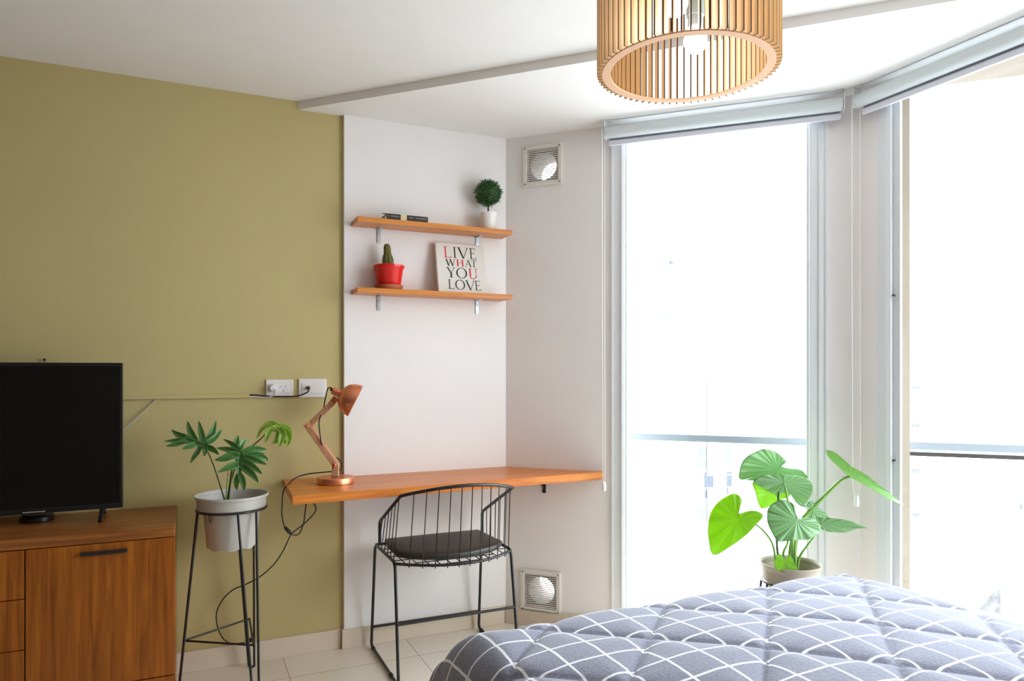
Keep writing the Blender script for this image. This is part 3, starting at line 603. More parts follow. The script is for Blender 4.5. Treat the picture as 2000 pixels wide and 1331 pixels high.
cord = [e0 + Vector((0, .004, 0)), px(604, 926, 3.06), px(578, 934, 3.04), px(561, 949, 2.99), px(553, 962, 2.96), px(551, 985, 2.96), px(551, 1010, 2.97), px(556, 1031, 2.98)]
sw0, sw1 = px(556, 1030, 2.98), px(569, 1044, 2.99)
tube(b, catmull(cord, 7), .0026, 8)
tube(b, catmull([sw1, px(578, 1046, 3.0), px(586, 1041, 3.02), px(593, 1022, 3.05), px(596, 1000, 3.07), px(599, 982, 3.09), px(603, 977, 3.12)], 7), .0026, 8)
tube(b, catmull([px(603, 977, 3.12), px(613, 984, 3.13), px(617, 996, 3.12), px(608, 1010, 3.11), px(590, 1027, 3.08), px(570, 1043, 3.06), px(560, 1062, 3.05), px(551, 1080, 3.05), px(534, 1104, 3.04), px(508, 1127, 3.03), px(480, 1142, 3.03), px(455, 1153, 3.02), px(435, 1172, 3.0), px(423, 1198, 2.99), px(425, 1225, 2.99), px(436, 1248, 3.0), px(452, 1258, 3.01), px(478, 1256, 3.03)], 7), .0026, 8)
cd = mk('cord', b, M['rubber'], la, smooth=60)
b = nb(); tube(b, [sw0, sw0.lerp(sw1, .15), sw0.lerp(sw1, .5), sw0.lerp(sw1, .85), sw1], [.004, .0072, .0082, .0072, .004], 10); mk('inline_switch', b, M['rubber'], cd, smooth=50)
p = px(486, 1251, 3.035); b = nb(); tube(b, [p - Vector((.014, 0, 0)), p, p + Vector((.012, 0, 0))], [.005, .010, .010], 10); mk('plug', b, M['rubber'], cd, smooth=50)

# ------------------------------------------------------------------ shelves and what stands on them
SA, SB_, DS = s_of(686, 0) , s_of(980, 0), .132
def shelf(z, xs, label):
    sh = thing('wall_shelf', label, 'shelf', R((SA + SB_) / 2, .06, z), 'pine wall shelves')
    b = nb(); boxf(b, R, SA, SB_, .0008, DS, z - .022, z); mk('board', b, M['shelf'], sh, bevel=.0015)
    for x in xs: lbracket(sh, R, s_of(x, 0), z - .022, .0004, .068, .05, .0165, M['steel'], False)
ZS1, ZS2 = 1.962, 1.647
shelf(ZS1, (739.8, 932), 'upper pine shelf with a book and a ball shaped plant'); shelf(ZS2, (739.5, 931.5), 'lower pine shelf with a cactus and a lettered canvas')
# book and pencil
dsp = .105; sa, sbk = s_of(755.5, dsp), s_of(836, dsp)
bk = thing('book', 'black book with cream band lying on the upper shelf', 'book', R((sa + sbk) / 2, .06, ZS1))
bh = .031
b = nb(); boxf(b, R, sa, sbk, -.02 + .03, dsp, ZS1 + .0003, ZS1 + .003); boxf(b, R, sa, sbk, .01, dsp, ZS1 + bh - .003, ZS1 + bh); boxf(b, R, sa, sbk, dsp - .003, dsp, ZS1 + .003, ZS1 + bh - .003); mk('cover', b, M['bookblack'], bk, bevel=.0008)
b = nb(); boxf(b, R, sa + .003, sbk - .003, .013, dsp - .003, ZS1 + .003, ZS1 + bh - .003); mk('pages', b, M['pages'], bk)
ba, bb_ = s_of(782.7, dsp), s_of(794.5, dsp); b = nb(); boxf(b, R, ba, bb_, dsp, dsp + .0008, ZS1 + .001, ZS1 + bh); mk('spine_band', b, M['cream'], bk)
for grp in (((757.5, 760), (764, 780)), ((799, 807), (812, 815), (817, 834))):
    b = nb()
    for xa, xb in grp:
        s_ = s_of(xa, dsp); e_ = s_of(xb, dsp)
        while s_ < e_:
            w_ = random.uniform(.002, .005); boxf(b, R, s_, min(s_ + w_, e_), dsp, dsp + .0005, ZS1 + .017, ZS1 + .023); s_ += w_ + .0015
    mk('spine_print', b, M['greyink'], bk)
q0 = R(s_of(744.5, .075), .075, ZS1 + bh + .004); q1 = R(s_of(824, .055), .055, ZS1 + bh + .004); qd = (q1 - q0).normalized()
pc = thing('pencil', 'yellow pencil lying on top of the black book', 'pencil', q0)
b = nb(); tube(b, [q0 + qd * .022, q1], .0038, 6); mk('shaft', b, M['yellow'], pc)
b = nb(); tube(b, [q0, q0 + qd * .008, q0 + qd * .022], [.0006, .0016, .0037], 8); mk('point', b, M['graphite'], pc)
# topiary
tp = R(s_of(953.5, .068), .068, ZS1)
to = thing('topiary_plant', 'small ball shaped artificial plant in white pot on the upper shelf', 'plant', tp)
b = nb(); lathe(b, tp, [(0, .0005), (.034, .0005), (.037, .004), (.0425, .080), (.044, .082), (.044, .086), (.041, .086), (.039, .074), (0, .074)], 40); mk('pot', b, M['whitepot'], to, smooth=40)
tc_ = tp + Z3 * .185
b = nb(); tube(b, [tp + Z3 * .07, tp + Z3 * .1, tc_], .0042, 8); mk('stem', b, M['stem'], to, smooth=60)
b = nb(); bmesh.ops.create_icosphere(b, subdivisions=3, radius=.05, matrix=Matrix.Translation(tc_))
for i in range(1500):
    zc = random.uniform(-1, 1); a = random.uniform(0, 2 * PI); r_ = math.sqrt(1 - zc * zc); n_ = Vector((r_ * math.cos(a), r_ * math.sin(a), zc))
    n2 = (n_ + Vector((random.uniform(-.7, .7), random.uniform(-.7, .7), random.uniform(-.7, .7)))).normalized(); sd_ = n2.cross(Vector((random.random(), random.random(), random.random()))).normalized()
    base = tc_ + n_ * random.uniform(.040, .053); ln = random.uniform(.014, .030)
    v = [b.verts.new(base - sd_ * .0011), b.verts.new(base + sd_ * .0011), b.verts.new(base + n2 * ln * .6 + sd_ * .0016), b.verts.new(base + n2 * ln), b.verts.new(base + n2 * ln * .6 - sd_ * .0016)]
    b.faces.new(v)
mk('foliage', b, M['topi'], to)
# cactus
cp = R(s_of(759.5, .066), .066, ZS2)
ca = thing('potted_cactus', 'small green cactus in a red pot on the lower shelf', 'cactus', cp)
b = nb(); lathe(b, cp, [(0, .0005), (.057, .0005), (.060, .003), (.065, .018), (.066, .021), (.062, .021), (.056, .006), (0, .006)], 44); mk('saucer', b, M['terra'], ca, smooth=40)
b = nb(); lathe_open(b, cp, [(.050, .0065), (.0535, .020), (.0545, .021), (.066, .098), (.0715, .103), (.0720, .113), (.0690, .114), (.0675, .106), (.063, .098), (.047, .012)], 44); lathe(b, cp, [(0, .007), (.049, .007), (.049, .011), (0, .011)], 44); mk('pot', b, M['red'], ca, smooth=40)
b = nb(); lathe(b, cp, [(0, .09), (.060, .09), (.060, .096), (0, .100)], 30); mk('soil', b, M['soil'], ca)
b = nb()
prof = [(.016, .085), (.021, .105), (.0245, .125), (.0245, .140), (.021, .155), (.0165, .166), (.0155, .180), (.0152, .195), (.013, .206), (.008, .213), (0, .2155)]
def rib(c, prof, nr, lean):
    rings = []; seg = nr * 4
    for r, z in prof:
        cc = c + Vector((lean * max(0, z - .13), 0, 0))
        if r == 0: rings.append([b.verts.new(cc + Z3 * z)]); continue
        rings.append([b.verts.new(cc + Vector((math.cos(2 * PI * k / seg), math.sin(2 * PI * k / seg), 0)) * r * (1 + .09 * math.cos(2 * PI * k / seg * nr)) + Z3 * z) for k in range(seg)])
    for a, d_ in zip(rings, rings[1:]):
        for k in range(seg):
            k2 = (k + 1) % seg
            b.faces.new([a[k], a[k2], d_[0]] if len(d_) == 1 else [a[k], a[k2], d_[k2], d_[k]])
rib(cp - Vector((.004, 0, 0)), prof, 11, -.06); mk('cactus_body', b, M['cactus'], ca, smooth=60)
# canvas
dcb, dct = .085, .028; ca0, ca1 = s_of(857, dcb), s_of(948, dcb * .6)
CW = ca1 - ca0; CH = .252; tilt = math.atan2(dcb - dct, CH); upv = Z3 * math.cos(tilt) - N3 * math.sin(tilt); fn = N3 * math.cos(tilt) + Z3 * math.sin(tilt)
c0 = R(ca0, dcb, ZS2 + .0015)
cv = thing('canvas_sign', 'square white canvas lettered LIVE WHAT YOU LOVE leaning on the lower shelf', 'canvas', R((ca0 + ca1) / 2, dcb, ZS2))
b = nb(); cc = c0 + U3 * CW / 2 + upv * CH / 2 - fn * .010; obox(b, cc, U3 * CW / 2, upv * CH / 2, fn * .010); mk('canvas_panel', b, M['canvas'], cv, bevel=.003)
def glyph(ch):
    q = []
    def rect(x0, y0, x1, y1): q.append([(x0, y0), (x1, y0), (x1, y1), (x0, y1)])
    def stroke(x0, y0, x1, y1, w): q.append([(x0 - w / 2, y0), (x0 + w / 2, y0), (x1 + w / 2, y1), (x1 - w / 2, y1)])
    tk, tn, sf = .17, .055, .04
    if ch == 'L': rect(.12, 0, .12 + tk, 1); rect(0, 1 - sf, .45, 1); rect(0, 0, .92, .055); q.append([(.84, 0), (.92, 0), (.97, .22), (.92, .22)])
    if ch == 'I': rect(.32, 0, .68, 1); rect(.05, 1 - sf, .95, 1); rect(.05, 0, .95, sf)
    if ch == 'V': stroke(.5, 0, .14, 1, tk * .8); stroke(.5, 0, .88, 1, tn); rect(0, 1 - sf, .32, 1); rect(.74, 1 - sf, 1, 1)
    if ch == 'E': rect(.1, 0, .1 + tk, 1); rect(0, .95, .86, 1); rect(0, 0, .94, .05); rect(.2, .5, .66, .55); q.append([(.86, 1), (.80, 1), (.84, .8), (.88, .8)]); q.append([(.86, 0), (.94, 0), (1, .22), (.95, .22)]); rect(.62, .42, .67, .63)
    if ch == 'W': stroke(.3, 0, .1, 1, .12); stroke(.3, 0, .48, .9, .045); stroke(.7, 0, .48, 1, .12); stroke(.7, 0, .9, 1, .045); rect(0, 1 - sf, .22, 1); rect(.8, 1 - sf, 1, 1); rect(.36, 1 - sf, .56, 1)
    if ch == 'H': rect(.1, 0, .1 + tk, 1); rect(.73, 0, .73 + tk, 1); rect(.2, .48, .8, .54); [rect(a, y, a + .36, y + sf) for a in (0, .63) for y in (0, 1 - sf)]
    if ch == 'A': stroke(.12, 0, .48, 1, tn); stroke(.84, 0, .48, 1, tk * .85); rect(.26, .32, .7, .37); rect(0, 0, .26, sf); rect(.68, 0, 1, sf)
    if ch == 'T': rect(.42, 0, .58, 1); rect(.02, .95, .98, 1); rect(.28, 0, .72, sf); q.append([(.02, 1), (.07, 1), (.04, .78), (0, .78)]); q.append([(.93, 1), (.98, 1), (1, .78), (.96, .78)])
    if ch == 'Y': rect(.42, 0, .58, .48); stroke(.5, .44, .14, 1, tk * .85); stroke(.5, .44, .86, 1, tn); rect(0, 1 - sf, .32, 1); rect(.7, 1 - sf, 1, 1); rect(.28, 0, .72, sf)
    if ch == 'U': rect(.1, .3, .1 + tk, 1); rect(.80, .3, .86, 1); rect(0, 1 - sf, .38, 1); rect(.68, 1 - sf, 1, 1)
    def arc(cx, cy, rxo, ryo, rxi, ryi, a0, a1, n, rt=0):
        for k in range(n):
            t0, t1 = a0 + (a1 - a0) * k / n, a0 + (a1 - a0) * (k + 1) / n
            q.append([(cx + rxo * math.cos(t0), cy + ryo * math.sin(t0)), (cx + rxo * math.cos(t1), cy + ryo * math.sin(t1)), (cx + rxi * math.cos(t1 + rt), cy + ryi * math.sin(t1 + rt)), (cx + rxi * math.cos(t0 + rt), cy + ryi * math.sin(t0 + rt))])
    if ch == 'O': arc(.5, .5, .5, .52, .37, .47, 0, 2 * PI, 28)
    if ch == 'U': arc(.48, .3, .38, .31, .26, .25, PI, 2 * PI, 14)
    return q
LET = [('L', .16, .32, .075, .30, 1), ('I', .345, .415, .075, .30, 0), ('V', .43, .675, .075, .30, 0), ('E', .69, .82, .075, .30, 0),
       ('W', .175, .385, .325, .465, 0), ('H', .395, .555, .325, .465, 1), ('A', .57, .715, .325, .465, 0), ('T', .70, .82, .325, .465, 0),
       ('Y', .18, .37, .495, .70, 0), ('O', .38, .60, .495, .705, 0), ('U', .63, .82, .495, .71, 1),
       ('L', .20, .325, .74, .93, 0), ('O', .34, .54, .74, .935, 0), ('V', .54, .755, .74, .935, 0), ('E', .745, .87, .74, .935, 0)]
for ch, u0, u1, v0, v1, r_ in LET:
    b = nb()
    for qi, pg in enumerate(glyph(ch)):
        b.faces.new([b.verts.new(c0 + U3 * CW * (u0 + (u1 - u0) * x) + upv * CH * (1 - v1 + (v1 - v0) * y) + fn * (.0006 + .00004 * (qi % 3))) for x, y in pg])
    o = mk('letter', b, M['inkred' if r_ else 'ink'], cv)
    if r_: o['label'] = 'red letter'

# ------------------------------------------------------------------ vents
def vent(t, z, h, tl_, label):
    vt = thing('wall_vent', label, 'vent', B(t, 0, z), 'wall vents')
    w = .020; b = nb()
    for (a0, a1, c0_, c1) in ((-h, h, h - w, h), (-h, h, -h, -h + w), (-h, -h + w, -h + w, h - w), (h - w, h, -h + w, h - w)): boxf(b, B, t + a0, t + a1, .0005, .012, z + c0_, z + c1)
    mk('frame', b, M['vent'], vt, bevel=.002)
    b = nb(); n = 18; hi = h - w
    for k in range(n):
        zc = z - hi + (k + .5) * 2 * hi / n; c = B(t, .005, zc); obox(b, c, V3 * hi, NB3 * .0035 - Z3 * .0012 * tl_, Z3 * .0024)
    mk('louvre_slats', b, M['vent'], vt)
    b = nb()
    ou = [(-hv, -hv), (hv, -hv), (hv, hv), (-hv, hv)]; seg = 32; rc = .068
    ci = [b.verts.new(B(t + rc * math.cos(2 * PI * k / seg), -.012, z + rc * math.sin(2 * PI * k / seg))) for k in range(seg)]
    ce = [b.verts.new(B(t + rc * math.cos(2 * PI * k / seg), -.19, z + rc * math.sin(2 * PI * k / seg))) for k in range(seg)]
    sq = []
    for k in range(seg):
        a = 2 * PI * k / seg; m_ = max(abs(math.cos(a)), abs(math.sin(a))); sq.append(b.verts.new(B(t + hv * math.cos(a) / m_, -.012, z + hv * math.sin(a) / m_)))
    for k in range(seg):
        k2 = (k + 1) % seg; b.faces.new([ci[k], ci[k2], sq[k2], sq[k]]); b.faces.new([ci[k], ci[k2], ce[k2], ce[k]])
    mk('duct', b, M['duct'], vt, smooth=40)
    for a0 in (-1, 1):
        for c_ in (-1, 1):
            b = nb(); lathe(b, B(t + a0 * (h - .012), .012, z + c_ * (h - .012)), [(.0038, 0), (.003, .0015), (0, .0015)], 12, NB3); mk('screw', b, M['graphite'], vt)
vent(*va, 1, 'square white vent grille high on the wall, above the shelves'); vent(*vb, -1, 'square white vent grille low on the wall under the desk')

# ------------------------------------------------------------------ roller blinds
def blind(fr, nrm, ta, tb_, label, chain_t, chain_o, z_low, wz, ends=(True, True)):
    bl = thing('roller_blind', label, 'blind', fr((ta + tb_) / 2, .07, 2.395), 'rolled up roller blinds')
    ax = (fr(1, 0, 0) - fr(0, 0, 0)).normalized(); zc = 2.394
    b = nb(); lathe(b, fr(ta, .07, zc), [(0, 0), (.028, 0), (.028, tb_ - ta), (0, tb_ - ta)], 32, ax); mk('fabric_roll', b, M['blind'], bl, smooth=40)
    b = nb(); boxf(b, fr, ta + .008, tb_ - .008, .046, .048, 2.352, zc); mk('hanging_fabric', b, M['blind_shaded'], bl)  # same fabric as the roll, its shade painted in as a darker colour
    b = nb(); boxf(b, fr, ta + .006, tb_ - .006, .040, .056, 2.338, 2.362); mk('bottom_rail', b, M['blindrail'], bl, bevel=.004)
    b = nb(); boxf(b, fr, ta - .01, tb_ + .01, .060, .080, HL - .004, HL - .0005); mk('mounting_rail', b, M['frame'], bl, bevel=.001)
    for e, k in ((ta, -1), (tb_, 1)):
        b = nb(); boxf(b, fr, e + k * .002, e + k * .006, .046, .094, zc - .030, HL - .001); boxf(b, fr, e, e + k * -.03, .055, .085, HL - .006, HL - .001); mk('bracket', b, M['frame'], bl, bevel=.002)
    b = nb(); pts = []
    oc = .07
    for k in range(13): a = PI * k / 12; pts.append(fr(chain_t, oc + .024 * math.cos(a) , zc + .024 * math.sin(a)))
    pts += [fr(chain_t, oc - .024, 1.8), fr(chain_t + .002, oc - .022, z_low + .06), fr(chain_t + .003, oc - .01, z_low + .008), fr(chain_t + .003, oc, z_low), fr(chain_t + .003, oc + .01, z_low + .008), fr(chain_t + .002, oc + .022, z_low + .06), fr(chain_t, oc + .024, 1.8)]
    tube(b, pts, .0017, 6, closed=True); ch = mk('pull_chain', b, M['chain'], bl, smooth=60)
    b = nb(); c = fr(chain_t + .003, oc, z_low + wz); lathe(b, c, [(0, -.024), (.008, -.022), (.0105, -.01), (.009, .012), (.005, .022), (0, .023)], 16); mk('chain_weight', b, M['chain'], ch, smooth=50)
tb0, tb1 = t_of(1184, .07), t_of(1646, .07)
pz = B(t_of(1173, .07), .07, 0)
blind(B, NB3, tb0, tb1, 'rolled up white roller blind over the window by the desk', tb0 - .014, .07, z_of(950, pz), -.0)
wb0 = w_of(1676, .07); pz = Q(wb0 - .02, .07, 0)
blind(Q, NW3, wb0, 2.14, 'rolled up white roller blind over the window nearest the bed', wb0 - .010, .07, z_of(978, pz), -.0)

# ------------------------------------------------------------------ pendant lamp
LC = Vector((.4383, 1.7706)); LR = .224; LZ = 2.027; LH = .36
pd = thing('pendant_lamp', 'round slatted wooden ceiling lamp with lit bulbs', 'ceiling lamp', (LC.x, LC.y, HC))
def annulus(r0, r1, z0, z1):
    b = nb(); lathe_open(b, (LC.x, LC.y, 0), [(r0, z0), (r1, z0), (r1, z1), (r0, z1)], 96); return b
mk('lower_ring', annulus(LR * .845, LR * .940, LZ - .0005, LZ + .003), [M['ring']], pd, smooth=40)
mk('upper_ring', annulus(LR * .845, LR * .948, LZ + LH - .02, LZ + LH - .0165), [M['ring']], pd, smooth=40)
b = nb()
th_ = .0016
def fin(bm):
    r0, r1 = LR * .895, LR
    vs = [[Vector((r, y, z)) for (r, z) in ((r0, 0), (r1, 0), (r1, LH), (r0, LH))] for y in (-th_, th_)]
    A = [bm.verts.new(v) for v in vs[0]]; B_ = [bm.verts.new(v) for v in vs[1]]
    bm.faces.new(A).material_index = 0; bm.faces.new(B_).material_index = 0
    for k in range(4): bm.faces.new([A[k], A[(k + 1) % 4], B_[(k + 1) % 4], B_[k]]).material_index = 1
fin(b); bmesh.ops.recalc_face_normals(b, faces=b.faces)
me = bpy.data.meshes.new('slat'); b.to_mesh(me); b.free(); me.materials.append(M['plyface']); me.materials.append(M['plyedge'])
sl0 = bpy.data.objects.new('slat', me); COL.objects.link(sl0); sl0.parent = pd; NSL = 70
for k in range(NSL):
    o = sl0 if k == 0 else sl0.copy()
    if k: COL.objects.link(o)
    o.location = (0, 0, LZ - HC - .0002); o.rotation_euler = (0, 0, 2 * PI * k / NSL + .02)
b = nb()
for a in (.4, .4 + PI / 2):
    dv = Vector((math.cos(a), math.sin(a), 0)); obox(b, Vector((LC.x, LC.y, LZ + LH - .0145)), dv * LR * .9, Z3.cross(dv) * .02, Z3 * .002)
mk('cross_plate', b, M['ring'], pd)
b = nb(); tube(b, [(LC.x, LC.y, LZ + LH - .013), (LC.x, LC.y, HC - .02)], .006, 10); lathe(b, (LC.x, LC.y, HC - .025), [(.02, 0), (.05, .012), (.052, .0245), (0, .0245)], 32); mk('ceiling_canopy', b, M['frame'], pd, smooth=40)
for (x, y, Y) in ((1358, 80, 1.78), (1319, 6, 1.64)):
    c = at(x, y, Y)
    b = nb(); lathe(b, c, [(0, -.031), (.012, -.0295), (.022, -.022), (.029, -.006), (.029, .006), (.025, .020), (.018, .030), (.0165, .034), (0, .034)], 28); mk('bulb', b, M['bulb'], pd, smooth=60)
    b = nb(); lathe(b, c, [(0, .034), (.0165, .034), (.018, .036), (.018, .06), (.022, .062), (.022, .13), (0, .131)], 24); tube(b, [c + Z3 * .13, Vector((LC.x, LC.y, LZ + LH - .02)) if Y < 1.7 else Vector((c.x, c.y, LZ + LH - .02))], .004, 8); mk('bulb_socket', b, M['socket'], pd, smooth=40)
    l = bpy.data.lights.new('bulb_light', 'POINT'); l.energy = 0.5; l.color = (1, .93, .84); l.shadow_soft_size = .03
    lo = bpy.data.objects.new('bulb_light', l); COL.objects.link(lo); lo.parent = pd; lo.location = c - Z3 * .055 - Vector((LC.x, LC.y, HC))

# ------------------------------------------------------------------ wire chair
sl_, sr_ = -.690, -.168; ZSe = .485
chd = thing('wire_chair', 'black wire chair with curved back at the desk', 'chair', R((sl_ + sr_) / 2, .27, 0))
def sled(sx, sfoot):
    b = nb(); tube(b, fillet([R(sx, .089, ZSe), R(sfoot, .040, .009), R(sfoot, .506, .009), R(sx, .43, ZSe)], .03, closed=True), .0066, 10, closed=True); return mk('leg_frame', b, M['black'], chd, smooth=60)
for sx, sf, dd in ((sl_, sl_ - .006, (.075, .39)), (sr_, sr_ + .004, (.075, .39))):
    lf = sled(sx, sf)
    for d in dd:
        b = nb(); tube(b, [R(sf, d - .012, .009), R(sf, d + .012, .009)], .0088, 10); mk('glide', b, M['rubber'], lf, smooth=40)
def bulge(u): return 1 - (2 * u - 1) ** 2
b = nb(); tube(b, [R(sl_ + (sr_ - sl_) * k / 20, .43 + .113 * bulge(k / 20), ZSe - .004) for k in range(21)], .006, 8); tube(b, [R(sl_, .095, ZSe), R(sr_, .095, ZSe)], .006, 8); mk('seat_rim', b, M['black'], chd, smooth=60)
b = nb()
for k in range(1, 12):
    u = k / 12; s_ = sl_ + (sr_ - sl_) * u; tube(b, [R(s_, .09, ZSe - .004), R(s_, .43 + .113 * bulge(u) + .008, ZSe - .008)], .0022, 6)
for d in (.16, .23, .30, .37): tube(b, [R(sl_, d, ZSe - .008), R(sr_, d, ZSe - .008)], .0022, 6)
for d, kk in ((.44, .16), (.50, .30)): tube(b, [R(sl_ + kk * .52, d, ZSe - .008), R(sr_ - kk * .52, d, ZSe - .008)], .0022, 6)
mk('seat_grid', b, M['black'], chd, smooth=60)
s1_, s2_ = -.672, -.170
def rail(u): return R(s1_ + (s2_ - s1_) * u, .455 + .105 * bulge(u), .763 + .042 * bulge(u))
pts = fillet([R(s1_, .10, ZSe), R(s1_, .10, .590), rail(0)], .02) + [rail(k / 18) for k in range(1, 18)] + fillet([rail(1), R(s2_, .10, .594), R(s2_, .10, ZSe)], .02)
b = nb(); tube(b, pts, .0072, 10); mk('back_frame', b, M['black'], chd, smooth=60)
for k in range(1, 11):
    u = k / 11; s_ = sl_ + (sr_ - sl_) * u; b = nb(); tube(b, [R(s_, .43 + .113 * bulge(u) + .004, ZSe - .016), rail(u)], .0021, 6); mk('spindle', b, M['black'], chd, smooth=60)
for sx, zz in ((s1_, .590), (s2_, .594)):
    for k in range(1, 7):
        f = k / 6.5; d = .10 + (.455 - .10) * f; b = nb(); tube(b, [R(sl_ if sx == s1_ else sr_, .10 + .33 * f, ZSe - .006), R(sx, d, zz + (.763 - zz) * f)], .0021, 6); mk('spindle', b, M['black'], chd, smooth=60)
b = nb(); tube(b, [R(sl_, .052, .098), R(sr_, .052, .096)], .0062, 8); mk('stretcher', b, M['black'], chd, smooth=60)
b = nb(); tube(b, [R(sl_, .472, .244), R(sr_, .472, .244)], .0062, 8); mk('stretcher', b, M['black'], chd, smooth=60)
# seat pad
ol = [R(-.652, .112, 0), R(-.43, .106, 0), R(-.195, .112, 0)]
for k in range(15): u = 1 - k / 14; ol.append(R(-.182 + (-.668 + .182) * (1 - u), .37 + .128 * bulge(u) ** .8, 0))
cen = sum(ol, Vector()) / len(ol)
b = nb(); rings = []
for f, z in ((.97, .0), (1.0, .005), (1.0, .017), (.975, .024), (.93, .026), (.7, .029), (.4, .031)): rings.append([b.verts.new(cen + (p - cen) * f + Z3 * (ZSe + .0045 + z)) for p in ol])
b.faces.new(rings[0]); b.faces.new(rings[-1]); n = len(ol)
for a, c in zip(rings, rings[1:]):
    for k in range(n): b.faces.new([a[k], a[(k + 1) % n], c[(k + 1) % n], c[k]])
mk('seat_cushion', b, M['leather'], smooth=50, label='black leatherette seat pad lying on the wire chair', cat='cushion', origin=cen + Z3 * ZSe)

# ------------------------------------------------------------------ bed and comforter
BS0, BS1, BD0, BD1 = -.845, .72, 1.42, 3.55
bd = thing('bed', 'double bed under the checked comforter', 'bed', R((BS0 + BS1) / 2, 2.4, 0))
b = nb(); boxf(b, R, BS0 + .10, BS1 - .10, BD0 + .10, BD1, .06, .26); mk('base', b, M['bedwood'], bd, bevel=.01)
b = nb(); boxf(b, R, BS0 + .09, BS1 - .09, BD0 + .09, BD1, .262, .47); mk('mattress', b, M['sheet'], bd, bevel=.04)
for s_ in (BS0 + .15, BS1 - .15):
    for d in (BD0 + .15, BD1 - .1): b = nb(); tube(b, [R(s_, d, 0), R(s_, d, .07)], .025, 12); mk('leg', b, M['bedwood'], bd, smooth=40)
ZB = .565; RC = .13
def edge(x, half):            # arc length from the middle -> (distance, drop)
    a = abs(x); fl_ = half - RC; sg = 1 if x >= 0 else -1
    if a <= fl_: return x, 0.0
    ar = a - fl_
    if ar < RC * PI / 2: th = ar / RC; return sg * (fl_ + RC * math.sin(th)), RC * (1 - math.cos(th))
    return sg * (half + .05 * (ar - RC * PI / 2)), RC + (ar - RC * PI / 2)
hs = (BS1 - BS0) / 2; sc = (BS0 + BS1) / 2; hd = 1.2; dc = BD0 + hd
def seam(a, bq):
    s_, d_ = a + sc, bq + dc
    p = ((s_ + d_ - .183) / .4) % 1; q = ((s_ - d_ - .2535) / .4) % 1
    dist = min(min(p, 1 - p), min(q, 1 - q)) * .4 * .7071
    return .0125 * (1 - math.exp(-dist / .04)) - .005 * math.exp(-(dist / .006) ** 2)
NA, NBq = 230, 250
amax = hs - RC + RC * PI / 2 + .26; bmin = -(hd - RC + RC * PI / 2 + .26); bmax = hd - .35
b = nb(); uvl = b.loops.layers.uv.new('UVMap'); grid = []
random.seed(3)
for i in range(NA + 1):
    row = []
    for j in range(NBq + 1):
        a = -amax + 2 * amax * i / NA; bq = bmin + (bmax - bmin) * j / NBq
        s_, z1 = edge(a, hs); d_, z2 = edge(bq, hd) if bq < 0 else (bq, 0)
        drop = max(z1, z2) + .35 * min(z1, z2)
        crown = .035 * max(0, 1 - (s_ / hs) ** 2) * min(1, max(0, (d_ + hd) / .5))
        fold = .018 * math.sin(a * 9 + bq * 5) * min(1, drop / .2)
        p = R(s_ + sc + (fold if z1 > .05 else 0), d_ + dc + (fold if z2 > .05 else 0), max(ZB - drop + crown, .10))
        row.append((p, a, bq))
    grid.append(row)
vt_ = [[None] * (NBq + 1) for _ in range(NA + 1)]
for i in range(NA + 1):
    for j in range(NBq + 1):
        p, a, bq = grid[i][j]
        du = grid[min(i + 1, NA)][j][0] - grid[max(i - 1, 0)][j][0]; dv = grid[i][min(j + 1, NBq)][0] - grid[i][max(j - 1, 0)][0]
        n_ = du.cross(dv)
        n_ = n_.normalized() if n_.length > 1e-9 else Z3
        if n_.z < -.05: n_ = -n_
        if n_.dot(Z3) < 0.02:
            o_ = Vector((p.x, p.y, 0)) - R(sc, dc, 0)
            if n_.dot(o_) < 0: n_ = -n_
        vt_[i][j] = b.verts.new(p + n_ * seam(a, bq) * (1 if n_.z > .9 else max(.35, n_.z)))
for i in range(NA):
    for j in range(NBq):
        idx = ((i, j), (i + 1, j), (i + 1, j + 1), (i, j + 1)); f = b.faces.new([vt_[x][y] for x, y in idx])
        for lp, (x, y) in zip(f.loops, idx): lp[uvl].uv = (grid[x][y][1] + sc + 5 - .053, grid[x][y][2] + dc + 5 - .02)
mk('comforter', b, M['comforter'], smooth=180, label='grey quilted comforter with white check lines spread over the bed', cat='comforter', origin=R(sc, dc, ZB))

# ------------------------------------------------------------------ elephant ear plant by the window
AC = Vector(((1544 - CX) / F * 2.83, 2.83)); AZ = H - (1099 - HZ) / F * 2.83; AR = .118
plant_stand(AC, AZ - .075, AR * .93, .17, (60, 180, 300), .15, 'black wire plant stand mostly hidden behind the bed')
al = thing('potted_elephant_ear', 'potted plant with big heart shaped light green leaves by the window', 'potted plant', (AC.x, AC.y, AZ - .2))
zt = AZ; zr_ = AZ - .075; z0 = AZ - .2
b = nb(); lathe_open(b, (AC.x, AC.y, 0), [(.078, z0), (.090, zr_ - .006), (.1055, zr_ + .005), (.1075, zr_ + .007), (.1105, zt - .010), (.1165, zt - .008), (.118, zt - .002), (.1155, zt), (.1125, zt - .003), (.105, zr_ + .012), (.086, zr_ - .002), (.074, z0 + .02)], 48); mk('pot', b, M['pot2'], al, smooth=40)
b = nb(); lathe(b, (AC.x, AC.y, 0), [(0, z0 + .005), (.076, z0 + .005), (.074, z0 + .02), (0, z0 + .02)], 30); lathe(b, (AC.x, AC.y, 0), [(0, zr_ - .02), (.085, zr_ - .02), (.098, zt - .062), (.05, zt - .05), (0, zt - .048)], 30); mk('soil', b, M['soil'], al, smooth=50)
def P2(x, y, Y): return at(1340 + x / 3.698, 840 + y / 3.698, Y)
